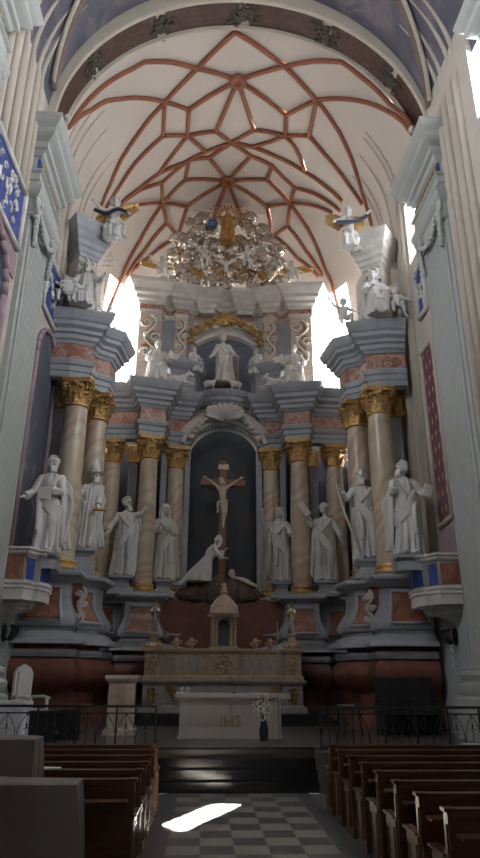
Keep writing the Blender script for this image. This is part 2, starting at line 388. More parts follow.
# apse windows
for s, nm in ((1, 'window_8'), (-1, 'window_9')):
    tt = [lerp(WA, WB, i/8) for i in range(9)]
    if s < 0: tt = [pi-t for t in reversed(tt)]
    fr = MB()
    def top(t): return vpt(t, phw)
    for i, t in enumerate(tt):
        x, y = ap(t, 1.03); x1, y1, z1 = top(t)
        fr.tube([(x, y, 9.0), (x, y, 15.1), (x1+(x-x1)*.3, y1+(y-y1)*.3, z1)], .03 if i % 8 else .07, 5)
    for z in [9.0+.75*k for k in range(9)]:
        fr.tube([(*ap(t, 1.03), z) for t in tt], .022, 4)
    f = S(nm, fr, 'cream')
    g = MB()
    ta, tb = radians(22.2), radians(26.8)
    def quad(t0, t1, a, b):
        p, q = ap(t0, 1.05), ap(t1, 1.05); g.add([(*p, a), (*q, a), (*q, b), (*p, b)], [(0, 1, 2, 3)])
    for t0, t1 in zip(tt, tt[1:]):
        if s > 0 and t0 < ta < t1+.001 and False: pass
        g.add([(*ap(t0, 1.05), 14.9), (*ap(t1, 1.05), 14.9), tuple(V3(top(t1))*1.0+V3((0, 0, .05))), tuple(V3(top(t0))+V3((0, 0, .05)))], [(0, 1, 2, 3)])
    if s > 0:   # gap added in the right window's pane, shaped to pass the sun onto the aisle
        cuts = [WA, ta, tb, WB]
        for i, (t0, t1) in enumerate(zip(cuts, cuts[1:])):
            n = 3 if i == 2 else 1
            for k in range(n):
                u0, u1 = lerp(t0, t1, k/n), lerp(t0, t1, (k+1)/n)
                if i == 1: quad(u0, u1, 9, 11.2)
                else: quad(u0, u1, 9, 14.95)
    else:
        for t0, t1 in zip(tt, tt[1:]): quad(t0, t1, 9, 14.95)
    g.build('pane', 'glass', f)
# nave vault, painted blue, with brown ribs
mb = MB()
def nv(a, y): return (.7+5.12*cos(a), y, 15.2+5.5*sin(a))
rr = [[nv(pi*i/40, y) for i in range(41)] for y in (-7, 0, 6, 12.95)]
mb.rings(rr, closed=False, caps=False); nvault = S('ceiling', mb, 'navevault', smooth=True)
def navrib(pts, w=.14):
    out = []
    for (a0, y0), (a1, y1) in zip(pts, pts[1:]):
        for k in range(12):
            t = k/12; x, y, z = nv(radians(lerp(a0, a1, t)), lerp(y0, y1, t)); out.append((x, y, z-.03))
    x, y, z = nv(radians(pts[-1][0]), pts[-1][1]); out.append((x, y, z-.03))
    MB().tube(out, w, 8).build('rib', 'naverib', nvault, smooth=True)
    MB().tube([(a+(.7-a)*.02, b-.24, c-.02) for a, b, c in out], .07, 6).build('rib', 'cream', nvault, smooth=True)
navrib([(10, 12.7), (35, 11.6), (60, 9.6), (90, 7.5)]); navrib([(170, 12.7), (145, 11.6), (120, 9.6), (90, 7.5)])
navrib([(10, 2), (60, 5), (90, 7.5)]); navrib([(170, 2), (120, 5), (90, 7.5)])
# triumphal arch: cream mouldings with a brown painted soffit
AX, AZ, AR = .75, 15.2, 4.95
def arch_sweep(prof, a0=0, a1=180, n=72):
    rr = []
    for i in range(n+1):
        a = radians(lerp(a0, a1, i/n)); rr.append([(AX+(AR+o)*cos(a), y, AZ+(AR+o)*sin(a)) for y, o in prof])
    return MB().rings(rr)
arch = S('wall_arch', arch_sweep([(12.85, 1.6), (12.85, .14), (12.88, .03), (12.93, 0), (12.99, .02), (13.01, .09), (13.03, .12), (13.74, .12), (13.75, .08), (13.78, 0), (13.85, .02), (13.9, .12), (13.9, 1.2)]), 'cream', smooth='auto')
for i in range(6):
    c = 18+28.8*i
    arch_sweep([(13.04, .13), (13.04, .085), (13.73, .085), (13.73, .13)], c-12.6, c+12.6, 20).build('painted_panel', 'archbrown', arch)
for i in range(7):
    c = radians(3.6+28.8*i); mb = MB()
    for k in range(44):
        da = random.gauss(0, .034); y = 13.40+random.gauss(0, .17); a = c+da
        p = V3((AX+(AR+.09)*cos(a), y, AZ+(AR+.09)*sin(a)))
        mb.ell(p, (.09, .06, .09), 6, 4)
    mb.build('foliage_ornament', 'darkorn', arch)
# piers of the arch with fluted pilasters on the faces turned to the aisle
def fluted(y0, y1, x, s, n=11):
    """plan outline of a fluted face; s=+1 faces +X"""
    pts = []; w = (y1-y0-.16)/n
    pts.append((x, y0)); 
    for i in range(n):
        a = y0+.08+i*w
        pts += [(x, a+.018), (x-s*.032, a+.035), (x-s*.045, a+w/2), (x-s*.032, a+w-.035), (x, a+w-.018)]
    pts.append((x, y1)); pts += [(x-s*.75, y1), (x-s*.75, y0)]
    return pts
ENT = [(-.2, 0), (.06, 0), (.06, .22), (.1, .24), (.1, .42), (.16, .46), (.16, .52), (.02, .54), (.02, .92), (.10, .97), (.14, 1.08), (.22, 1.12), (.22, 1.28), (.34, 1.36), (.40, 1.42), (.40, 1.58), (.48, 1.66), (.55, 1.80), (.55, 1.88), (-.2, 1.88)]
def pier(s, y0, y1, zb, zc, face, near):
    wx = L if s > 0 else R
    nm = 'wall_pier'
    mb = MB(); mb.prism(fluted(y0+.15, y1-.15, face, s), zb+1.0, zc, 'z')
    core = MB().box((min(wx, face-s*.05), y0, 0), (max(wx, face-s*.05), y1, zc+2.75))
    p = S(nm, core, 'pil'); mb.build('fluted_shaft', 'pil', p)
    path = [(wx-s*.05, y0+.05), (face-.02*s, y0+.05), (face-.02*s, y1-.05), (wx-s*.05, y1-.05)]
    if s < 0: path = [(a, b) for a, b in reversed(path)]
    base = [(-.2, 0), (.34, 0), (.34, zb), (.3, zb+.04), (.3, zb+.14), (.22, zb+.2), (.26, zb+.3), (.26, zb+.42), (.16, zb+.5), (.2, zb+.6), (.18, zb+.68), (.06, zb+.76), (.03, zb+1.0), (-.2, zb+1.0)]
    MB().sweep(base, path).build('base', 'pil', p, smooth='auto')
    # capital: necking, two scrolled volutes with a garland
    c = MB(); c.sweep([(-.2, zc-.05), (.05, zc-.05), (.09, zc), (.05, zc+.05), (.06, zc+.45), (.16, zc+.52), (.2, zc+.62), (.2, zc+.74), (-.2, zc+.74)], path)
    for y in (y0+.12, y1-.12):
        for k in range(3):
            pts = [(face+s*(.08+.02*k), y+(.16-.045*k)*cos(a*.5), zc+.34+(.16-.045*k)*sin(a*.5)) for a in range(0, 13)]
            c.tube(pts, .05, 6)
        c.ell((face+s*.14, y, zc+.34), (.08, .1, .1), 8, 6)
        for k in range(7):
            c.ell((face+s*(.1-.005*k), y-.02*k*(1 if y > y0+.5 else -1), zc+.12-.13*k), (.07, .12-.01*k, .10), 7, 5)
    for k in range(15):
        t = k/14; c.ell((face+s*.12, lerp(y0+.2, y1-.2, t), zc+.18-.35*sin(pi*t)), (.07, .09, .08), 7, 5)
    c.build('capital', 'pil', p, smooth='auto')
    e = MB().sweep([(o, zc+.74+z) for o, z in ENT], path); e.build('entablature', 'pil', p)
    f = MB().sweep([(.0, zc+1.30), (.035, zc+1.30), (.035, zc+1.64), (.0, zc+1.64)], path); f.build('blue_frieze', 'blue', p)
    g = MB()
    for k in range(9):
        t = (k+.5)/9; g.ell((face+s*.06, lerp(y0, y1, t), zc+1.47), (.03, .07, .1), 6, 4)
    g.build('gilt_motifs', 'darkgold', p, smooth=True)
    return p
pier(1, 12.35, 14.17, 1.25, 11.8, -4.24, 12.3)
pier(-1, 12.40, 14.16, 1.25, 12.3, 5.60, 12.3)
pier(1, 7.4, 9.3, 1.25, 12.1, -4.24, 12.3)
pier(-1, 7.2, 9.1, 1.25, 12.3, 5.60, 12.3)
# clustered wall shafts
def shafts(x, s, ys, z0, r=.085, zt=15.0, choir=True, name='wall_shafts'):
    p = None
    for y in ys:
        pts = [(x+s*.03, y, z0), (x+s*.03, y, zt)]
        rr = [r, r]
        for k in range(1, 8):
            a = radians(5*k)
            if choir: q = (NX-s*5.05*cos(a), y, 15+5.5*sin(a))
            else: q = (.7-s*5.12*cos(a), y, 15.2+5.5*sin(a))
            pts.append(q); rr.append(r*(1-k/8.5))
        m = MB().tube(pts, rr, 8)
        if p is None: p = S(name, m, 'cream', smooth=True)
        else: m.build('shaft', 'cream', p, smooth=True)
shafts(L, 1, (14.55, 14.85, 15.2, 15.9, 16.9, 17.3), 12.4); shafts(L, 1, (18.2, 18.6), 4.4); shafts(R, -1, (15.55, 15.8, 16.5, 17.2, 17.5), 4.4)
shafts(L, 1, (9.8, 10.25, 10.7, 11.2, 11.7, 12.0), 12.2, .09, 15.2, False); shafts(R, -1, (11.0, 11.3, 11.75, 12.05), 4.0, .10, 15.2, False)

# wall decoration --------------------------------------------------------------
def yz_panel(mb, x, s, poly, th): mb.prism(poly, x, x+s*th, 'x'); return mb
def frame_yz(x, s, poly, r=.07):
    m = MB(); pts = [(x+s*.05, a, b) for a, b in poly]
    for a, b in zip(pts, pts[1:]+pts[:1]): m.tube([a, b], r, 6)
    return m
def arch_poly(y0, y1, z0, z1, n=12):
    r = (y1-y0)/2; c = (y0+y1)/2
    return [(y0, z0), (y1, z0)]+[(c+r*cos(pi*i/n), z1-r+r*sin(pi*i/n)) for i in range(n+1)]
def reliefs(mb, x, s, y0, y1, z0, z1, n, seed):
    rn = random.Random(seed)
    for k in range(n):
        a = rn.random()*6.28; y = lerp(y0, y1, .5+.36*rn.uniform(-1, 1)); z = lerp(z0, z1, .5+.4*rn.uniform(-1, 1)); r = rn.uniform(.06, .14)
        pts = [(x+s*.02, y+r*(1-.07*q)*cos(a+q*.55), z+r*1.3*(1-.07*q)*sin(a+q*.55)) for q in range(9)]
        mb.tube(pts, [.035*(1-.07*q) for q in range(9)], 5)
def wall_panel(name, x, s, poly, mat, label, cat, rel=None, frame='palegrey', r=.07, group=None):
    p = tag(yz_panel(MB(), x, s, poly, .03).build(name, mat), label, cat, group)
    frame_yz(x, s, poly, r).build('frame', frame, p, smooth=True)
    if rel:
        m = MB(); reliefs(m, x+s*.03, s, *rel); m.build('relief', 'statue', p, smooth=True)
    return p
wall_panel('relief_panel', L, 1, [(10.0, 10.6), (12.1, 10.6), (12.1, 12.1), (10.0, 12.1)], 'blue', 'blue panel with white stucco relief on the left nave wall beside the near fluted pilaster', 'panel', (10.1, 12.0, 10.7, 12.0, 26, 1))
wall_panel('relief_panel', L, 1, [(14.45, 10.7), (16.1, 10.7), (16.1, 12.3), (14.45, 12.3)], 'blue', 'narrow blue panel between the left fluted pilaster and the left wing cornice', 'panel', (14.5, 16.0, 10.8, 12.2, 16, 2))
wall_panel('relief_panel', R, -1, [(14.28, 10.9), (14.95, 10.9), (14.95, 12.15), (14.85, 12.35), (14.38, 12.35), (14.28, 12.15)], 'blue', 'small blue panel with white relief under the right choir window', 'panel', (14.3, 14.9, 11.0, 12.2, 12, 3))
wall_panel('brocade_hanging', R, -1, [(14.22, 5.3), (15.15, 5.2), (15.15, 9.9), (14.22, 9.9)], 'brocade', 'purple wall field with gold motifs beside the right fluted pilaster', 'wall hanging', None, 'cream', .06)
m = MB(); yz_panel(m, R, -1, [(14.28, 4.4), (15.15, 4.4), (15.15, 5.1), (14.28, 5.1)], .02)
wp = S('wall_dado', m, 'purple')
wall_panel('arched_painting', L, 1, arch_poly(14.5, 16.6, 4.4, 10.4), 'nichepaint', 'tall arched grey-blue fresco on the left choir wall behind the book-holding statue', 'painting', None, 'purple', .07)
m = MB(); yz_panel(m, L, 1, [(9.35, 9.9), (12.2, 9.9), (12.2, 10.5), (9.35, 10.5)], .03)
sp = S('wall_spandrel', m, 'purple')
m = MB(); yz_panel(m, L, 1, arch_poly(9.4, 11.7, 0, 10.3), .04); ch = S('wall_side_arch_shade', m, 'darkblue')  # dark flat sheet, painted for the shade inside an open nave arch
frame_yz(L, 1, arch_poly(9.4, 11.7, 0, 10.3)[1:], .1).build('arch_frame', 'purple', ch, smooth=True)
m = MB().box((R-.03, 13.95, 0), (R+.1, 18.2, 4.35)); S('wall_dado', m, 'wallcool')
m = MB().box((L-.1, 13.95, 0), (L+.03, 18.2, 4.35)); S('wall_dado', m, 'wallcool')

# ------------------------------------------------------------------ high altar retable
def capital_mesh():
    m = MB()   # bell from z=0 to .62, abacus to .74; radius of the shaft top .29
    m.lathe([(.30, -.03), (.34, 0), (.34, .05), (.29, .07), (.30, .3), (.36, .5), (.40, .62)], 16)
    for row, (z0, h, r0, n, o) in enumerate(((.06, .26, .30, 8, 0), (.2, .3, .31, 8, .39))):
        for k in range(n):
            a = 2*pi*k/n+o; ca, sa = cos(a), sin(a)
            rr = []
            for (dr, dz, w) in ((.0, 0, .11), (.03, .4*h, .12), (.06, .8*h, .10), (.13, h, .07), (.17, .9*h, .03)):
                r = r0+dr
                rr.append([(r*ca-w*sa, r*sa+w*ca, z0+dz), ((r+.045)*ca, (r+.045)*sa, z0+dz), (r*ca+w*sa, r*sa-w*ca, z0+dz), ((r-.03)*ca, (r-.03)*sa, z0+dz-.02)])
            m.rings(rr)
    for k in range(4):
        a = pi/4+pi/2*k; ca, sa = cos(a), sin(a)
        for q in (-1, 1):
            pts = [((.40+.10*cos(t)*(1-.06*t))*ca-q*.05*sa, (.40+.10*cos(t)*(1-.06*t))*sa+q*.05*ca, .53+.10*sin(t)*(1-.06*t)) for t in [i*.6 for i in range(12)]]
            m.tube(pts, .035, 6)
        b = pi/2*k; m.ell((.38*cos(b), .38*sin(b), .6), (.08, .08, .08), 7, 5)
    ab = []
    for k in range(4):
        a = pi/4+pi/2*k
        ab += [(.56*cos(a-.08), .56*sin(a-.08)), (.56*cos(a+.08), .56*sin(a+.08)), (.40*cos(a+pi/4), .40*sin(a+pi/4))]
    m.prism(ab, .64, .70); m.prism([(x*1.06, y*1.06) for x, y in ab], .70, .76)
    return m
capproto = capital_mesh().build('capital', 'gold', smooth='auto')
baseproto = MB().lathe([(.30, .0), (.43, 0), (.45, .05), (.43, .1), (.36, .13), (.36, .17), (.39, .2), (.38, .25), (.33, .27), (.30, .27)], 24).build('base_ring', 'gold', smooth='auto')
used = [False]
ZB, ZC = 4.15, 9.4
def column(parent, x, y, r=1.0, turn=0):
    pl = MB(); pl.box((x-.46, y-.46, ZB-.02), (x+.46, y+.46, ZB+.08))
    m = MB(); H = ZC-.76-(ZB+.08)
    prof = [(.33*r*(1-.14*max(0, (t-.3)/.7)**1.5), ZB+.08+.2+(H-.2)*t) for t in [i/14 for i in range(15)]]
    m.lathe(prof, 28, (x, y, 0)); c = m.build('column', 'colmarb', parent, smooth='auto')
    if used[0]: cap = capproto.copy(); bs = baseproto.copy(); COL.objects.link(cap); COL.objects.link(bs)
    else: cap, bs = capproto, baseproto; used[0] = True
    cap.parent = c; bs.parent = c; cap.location = (x, y, ZC-.76); bs.location = (x, y, ZB+.08); cap.rotation_euler = (0, 0, turn)
    pl.build('plinth', 'grey', c)
    return c
ARCHI = [(-.35, 9.40), (0, 9.40), (0, 9.56), (.04, 9.57), (.04, 9.72), (.09, 9.76), (.12, 9.86), (.12, 9.9), (-.35, 9.9)]
FRI = [(-.35, 9.9), (.0, 9.9), (.0, 10.40), (-.35, 10.40)]
COR = [(-.35, 10.40), (.04, 10.40), (.08, 10.48), (.14, 10.52), (.16, 10.64), (.24, 10.68), (.24, 10.78), (.36, 10.86), (.36, 10.98), (.42, 11.02), (.50, 11.15), (.54, 11.26), (.54, 11.30), (-.35, 11.30)]
def entab(parent, path, tri=(ARCHI, FRI, COR), mats=('grey', 'pinkmarb', 'grey')):
    for pr, mt, nm in zip(tri, mats, ('architrave', 'frieze', 'cornice')):
        MB().sweep(pr, path).build(nm, mt, parent)
PED_UP = [(-.3, 4.15), (.24, 4.15), (.26, 4.10), (.24, 4.04), (.16, 4.0), (.08, 3.93), (0, 3.9), (0, 3.55), (.03, 3.38), (.12, 3.2), (.20, 3.08), (.23, 2.98), (.2, 2.88), (.1, 2.84), (.12, 2.76), (.22, 2.72), (.3, 2.62), (.44, 2.56), (.46, 2.48), (-.3, 2.48)]
PED_MID = [(-.3, 2.36), (.28, 2.36), (.30, 2.28), (.26, 2.2), (-.3, 2.2)]
PED_LOW = [(-.3, 2.5), (.02, 2.5), (.02, 2.2), (.20, 2.18), (.32, 2.05), (.36, 1.88), (.3, 1.68), (.12, 1.5), (-.02, 1.42), (-.06, 1.2), (0, .95), (.12, .75), (.12, .64), (-.3, .64)]
BOM = [(0, 3.78), (0, 3.55), (.03, 3.38), (.12, 3.2), (.20, 3.08), (.225, 3.0)]
def pedestal(parent, path, panels=(), low='redbase'):
    p = MB().sweep(PED_UP, path).build('pedestal', 'grey', parent, smooth='auto')
    MB().sweep(PED_MID, path).build('moulding', 'grey', p)
    MB().sweep(PED_LOW, path).build('lower_base', low, p, smooth='auto')
    for i, ins in panels:
        a, b = V3((*path[i], 0)), V3((*path[i+1], 0)); d = (b-a).normalized(); n = V3((d.y, -d.x, 0)); Ln = (b-a).length
        # marble panel inset, following the swelling profile, growing wider on the belly
        rr = []
        for o, z in BOM:
            e = o*.6
            rr.append([tuple(a+d*(ins-e*.8)+n*(o+.012)+V3((0, 0, z))), tuple(a+d*(Ln-ins+e*.8)+n*(o+.012)+V3((0, 0, z)))])
        rr2 = [[tuple(V3(q)-n*.05) for q in r] for r in rr]
        m = MB(); m.rings([r+list(reversed(q)) for r, q in zip(rr, rr2)]); m.build('marble_panel', 'redmarb', p)
        f = MB(); ed = [r[0] for r in rr]+[r[1] for r in reversed(rr)]
        f.tube([V3(q)+n*.012 for q in ed+[ed[0]]], .04, 6); f.build('panel_frame', 'grey', p, smooth=True)
    return p
def scroll(m, c, r, s=1, turns=1.35, w=.04, up=1, plane='xz'):
    pts = []
    for i in range(16):
        t = i/15; a = t*turns*2*pi; q = r*(1-.8*t)
        dx, dz = s*q*cos(a), up*q*sin(a)
        pts.append((c[0]+dx, c[1]-.02, c[2]+dz) if plane == 'xz' else (c[0]-.02, c[1]+dx, c[2]+dz))
    m.tube(pts, [w*(1-.5*i/15) for i in range(16)], 5)
def vine(m, x, y, z0, z1, w, seed=0, th=.035, slope=0):
    rn = random.Random(seed); n = max(3, int((z1-z0)/(w*1.1)))
    pts = []
    for i in range(n*5+1):
        t = i/(n*5); pts.append((x+w*.35*sin(t*n*pi), y-.03, lerp(z1, z0, t)))
    m.tube(pts, [th*(1-.4*i/len(pts)) for i in range(len(pts))], 5)
    for k in range(n):
        s = 1 if k % 2 else -1; scroll(m, (x+s*w*.28, y-.02, lerp(z1, z0, (k+.5)/n)), w*.34, s, 1.2, th*.9, 1 if k % 3 else -1)
        m.ell((x-s*w*.3, y-.03, lerp(z1, z0, (k+.3)/n)), (w*.14, .04, w*.22), 6, 4)

ret = empty('altarpiece', (0, .35, 0), 0, 'huge grey and marble high altarpiece with gilded columns filling the apse', 'altarpiece')
# plan paths of the left half (offsets from the centre line)
half = [(-5.1, 20.55), (-3.05, 20.50), (-2.90, 20.02), (-2.06, 20.24), (-2.04, 20.95), (-1.98, 21.08), (-1.30, 21.16), (-1.28, 21.62)]
pedh = [(-5.1, 20.40), (-3.12, 20.38), (-2.96, 19.86), (-2.00, 20.10), (-1.96, 20.86), (-1.22, 21.0), (-1.18, 21.42)]
for s in (-1, 1):
    P = dxp(half) if s < 0 else mir(dxp(half))
    entab(ret, P)
    Q = dxp(pedh) if s < 0 else mir(dxp(pedh))
    pn = [(0, .25), (2, .12), (4, .1)] if s < 0 else [(1, .1), (3, .12), (5, .25)]
    pedestal(ret, Q, pn)
    for dx, y in ((3.86, 20.93), (2.55, 20.47), (1.70, 21.5)):
        column(ret, CX+s*dx, y, turn=(.0 if dx > 3 else s*-.25))
    # half pilasters and wall between the columns
    m = MB(); m.box((CX+s*2.72-.13, 21.0, 4.1), (CX+s*2.72+.13, 21.5, 8.75)); m.box((CX+s*3.16-.15, 21.15, 4.1), (CX+s*3.16+.15, 21.6, 8.75))
    m.box((CX+s*2.1-.10, 21.3, 4.1), (CX+s*2.1+.10, 21.7, 9.4)); m.box((CX+s*1.28-.09, 21.42, 4.1), (CX+s*1.28+.09, 21.9, 9.4))
    pw = m.build('pilaster', 'grey', ret)
    m = MB(); m.box((CX+s*2.72-.17, 20.96, 8.75), (CX+s*2.72+.17, 21.5, 9.4)); m.box((CX+s*3.16-.2, 21.1, 8.75), (CX+s*3.16+.2, 21.6, 9.4))
    for k in range(5): m.ell((CX+s*(2.6+.06*k), 20.95, 8.95+.1*(k % 3)), (.08, .06, .12), 7, 5)
    m.build('pilaster_capital', 'gold', pw)
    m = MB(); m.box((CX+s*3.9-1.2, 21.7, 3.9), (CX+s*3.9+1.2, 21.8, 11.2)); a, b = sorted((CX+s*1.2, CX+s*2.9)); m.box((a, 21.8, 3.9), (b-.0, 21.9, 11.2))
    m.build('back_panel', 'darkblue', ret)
# middle of the pedestal zone
mid = dxp([(-1.18, 21.42), (1.18, 21.42)])
pedestal(ret, mid, [(0, .2)])
MB().box((CX-5.1, 20.7, .64), (CX+5.1, 22.4, 4.1)).build('core', 'redbase', ret)
# niche with arch
def arc_pts(w, zs, rise, n=24):   # segmental arch through (-w,zs) (0,zs+rise) (w,zs)
    Rr = (w*w+rise*rise)/(2*rise); a0 = math.asin(w/Rr)
    return [(Rr*sin(lerp(-a0, a0, i/n)), zs+rise-Rr+Rr*cos(lerp(-a0, a0, i/n))) for i in range(n+1)]
def arch_ring(w, zs, rise, prof, n=24):
    rr = []
    for i, (dx, z) in enumerate(arc_pts(w, zs, rise, n)):
        Rr = (w*w+rise*rise)/(2*rise); c = V3((0, zs+rise-Rr)) if False else (0, zs+rise-Rr)
        d = V3((dx-c[0], 0, z-c[1])).normalized()
        rr.append([(CX+dx+d.x*o, y, z+d.z*o) for y, o in prof])
    return MB().rings(rr)
ar = arch_ring(1.22, 9.42, .88, [(21.35, .0), (21.15, .04), (21.12, .16), (21.02, .2), (21.0, .34), (21.12, .4), (21.12, .55), (21.9, .55), (21.9, 0)]).build('arch', 'palegrey', ret)
m = MB()
for (dx, z) in arc_pts(1.2, 9.36, .88, 27): m.ell((CX+dx, 21.2, z), (.035, .05, .06), 6, 4)
m.build('beading', 'grey', ar)
m = MB()   # spandrel frieze of rose marble round the arch, and shell crest
sp = [(CX+dx, z) for dx, z in arc_pts(1.30, 9.6, 1.0, 20)]
m.prism(sp+[(CX+1.30, 10.75), (CX-1.30, 10.75)], 21.3, 21.7, 'y'); m.build('spandrel', 'pinkmarb', ret)
m = MB()
for k in range(-5, 6):
    a = k*.26; base = V3((CX, 21.02, 10.35)); tip = base+V3((sin(a)*(.95-.03*k*k*.3), -.16, cos(a)*.62))
    m.tube([base+V3((sin(a)*.1, 0, 0)), base.lerp(tip, .5), base.lerp(tip, .85), tip], [.05, .08, .12, .06], 7)
for s in (-1, 1):
    for k in range(6): m.ell((CX+s*(.55+.13*k), 20.98, 10.50-.11*k-.01*k*k), (.14, .09, .1), 7, 5)
    scroll(m, (CX+s*.5, 21, 10.75), .16, s)
m.build('shell_crest', 'palegrey', ar, smooth=True)
mb = MB().box((CX-1.4, 22.35, 4.0), (CX+1.4, 22.45, 10.6)); mb.build('altar_painting', 'painting', ret)
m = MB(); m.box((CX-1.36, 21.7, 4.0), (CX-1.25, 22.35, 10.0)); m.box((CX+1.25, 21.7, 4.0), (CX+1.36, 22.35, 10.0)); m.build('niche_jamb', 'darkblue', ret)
# bowed cornice carrying the central figure
bow = [(CX+dx, 21.60-.62*cos(dx/1.25*pi/2)) for dx in [lerp(-1.28, 1.28, i/12) for i in range(13)]]
BOWC = [(-.5, 10.95), (-.1, 10.95), (.0, 11.02), (.02, 11.10), (.10, 11.14), (.12, 11.26), (.2, 11.32), (.26, 11.44), (.26, 11.5), (-.5, 11.5)]
MB().sweep(BOWC, bow).build('bowed_cornice', 'grey', ret)
m = MB(); bk = [(CX+dx, 21.60-.40*cos(dx/.7*pi/2)) for dx in [lerp(-.7, .7, i/10) for i in range(11)]]
m.sweep([(-.4, 10.6), (-.15, 10.62), (-.02, 10.75), (.05, 10.96), (-.4, 10.96)], bk); m.build('bracket', 'grey', ret)
# stepped volute blocks either side of the central figure
for s in (-1, 1):
    pth = [(-2.05, 20.75), (-1.95, 20.55), (-1.12, 20.85), (-1.0, 21.5)]
    pth = dxp(pth) if s < 0 else mir(dxp(pth))
    MB().sweep([(-.3, 11.3), (.0, 11.3), (.0, 11.95), (.06, 12.0), (.1, 12.1), (.2, 12.2), (.28, 12.32), (.32, 12.42), (.32, 12.47), (-.3, 12.47)], pth).build('volute_block', 'grey', ret)
    m = MB(); m.prism([(CX+s*(1.95+.9*t), 11.3+1.0*(1-t)**1.6+.06) for t in [i/8 for i in range(9)]]+[(CX+s*2.85, 11.3), (CX+s*1.95, 11.3)], 20.7, 21.2, 'y'); m.build('sloping_shoulder', 'grey', ret)
# upper storey
ZU0, ZU1 = 11.3, 14.75
UE = [[(-.4, 14.75), (.0, 14.75), (.0, 14.80), (.05, 14.84), (.05, 14.88), (-.4, 14.88)], [(-.4, 14.88), (.01, 14.88), (.01, 15.1), (-.4, 15.1)],
      [(-.4, 15.1), (.05, 15.1), (.1, 15.2), (.2, 15.26), (.22, 15.38), (.34, 15.46), (.36, 15.6), (.46, 15.7), (.56, 15.82), (.6, 15.92), (.6, 15.96), (-.4, 15.96)]]
up = [(-3.6, 21.7), (-3.3, 21.0), (-2.45, 21.1), (-2.35, 21.5), (-2.02, 21.55), (-1.94, 21.32), (-1.48, 21.42), (-1.4, 21.75)]
for s in (-1, 1):
    P = dxp(up) if s < 0 else mir(dxp(up))
    entab(ret, P, UE, ('palegrey', 'pinkmarb', 'palegrey'))
    for dx, w, y in ((2.87, .40, 21.05), (1.71, .24, 21.37)):
        m = MB().box((CX+s*dx-w, y, ZU0), (CX+s*dx+w, y+.5, ZU1)); p = m.build('upper_pilaster', 'creammarb', ret)
        m = MB(); vine(m, CX+s*dx, y, 12.95 if w > .3 else 13.3, 14.6, w*1.15, int(dx*10)); m.build('gilt_foliage', 'darkgold', p, smooth=True)
        m = MB(); vine(m, CX+s*dx+.03, y-.03, 12.7, 14.6, w*1.5, int(dx*10)+5, .055); m.build('white_foliage', 'statue', p, smooth=True)
        MB().box((CX+s*dx-w-.03, y-.03, ZU0), (CX+s*dx+w+.03, y+.5, ZU0+.25)).build('pilaster_base', 'grey', p)
    m = MB(); a, b = sorted((CX+s*1.25, CX+s*3.4)); m.box((a, 21.62, 11.2), (b, 21.9, 15)); m.build('upper_wall', 'grey', ret)
cu = dxp([(-1.4, 21.75), (-.8, 21.85), (0, 21.9), (.8, 21.85), (1.4, 21.75)])
entab(ret, cu, UE, ('palegrey', 'pinkmarb', 'palegrey'))
for dx in (-.75, .75):
    MB().sweep([(o+.12, z) for o, z in UE[2]], dxp([(dx-.22, 21.85), (dx-.15, 21.7), (dx+.15, 21.7), (dx+.22, 21.85)])).build('cornice_block', 'palegrey', ret)
m = MB(); ap2 = [(CX+dx, z) for dx, z in arc_pts(1.12, 13.75, .45, 16)]
m.prism([(CX-1.5, 14.8), (CX-1.5, 11.2), (CX-1.12, 11.2)]+ap2+[(CX+1.12, 11.2), (CX+1.5, 11.2), (CX+1.5, 14.8)], 21.75, 21.95, 'y'); m.build('upper_wall', 'palegrey', ret)
arch_ring(1.12, 13.75, .45, [(21.76, 0), (21.66, 0), (21.64, .1), (21.7, .16), (21.76, .16)]).build('upper_arch', 'palegrey', ret)
MB().box((CX-1.3, 22.0, 11.2), (CX+1.3, 22.1, 14.5)).build('upper_painting', 'paintup', ret)
m = MB(); rn = random.Random(3)
for s in (-1, 1):
    for c, r in (((.3, 14.75), .22), ((.62, 14.6), .18), ((.95, 14.42), .2), ((1.28, 14.2), .24), ((1.38, 13.85), .16)):
        scroll(m, (CX+s*c[0], 21.55, c[1]), r, s, 1.3, .055); scroll(m, (CX+s*c[0]*.93, 21.5, c[1]+.05), r*.7, -s, 1.0, .045, -1)
m.ell((CX, 21.55, 14.8), (.22, .1, .26), 10, 8)
for k in range(9): a = pi*k/8; m.tube([(CX, 21.5, 14.75), (CX+.42*cos(a), 21.45, 14.75+.42*sin(a))], [.05, .03], 5)
m.build('gilt_crest', 'gold', ret, smooth=True)
m = MB()
for s in (-1, 1):
    m = MB()
    for c, r in (((.45, 14.62), .2), ((.8, 14.5), .2), ((1.15, 14.3), .2), ((1.42, 13.95), .2)):
        scroll(m, (CX+s*c[0], 21.62, c[1]), r*1.15, -s, 1.2, .06); m.ell((CX+s*c[0], 21.66, c[1]), (r*1.0, .06, r*.8), 8, 5)
    m.build('white_crest', 'statue', ret, smooth=True)
pass
MB().box((CX-3.6, 21.9, 15.6), (CX+3.6, 22.3, 15.9)).build('cornice_top', 'palegrey', ret)

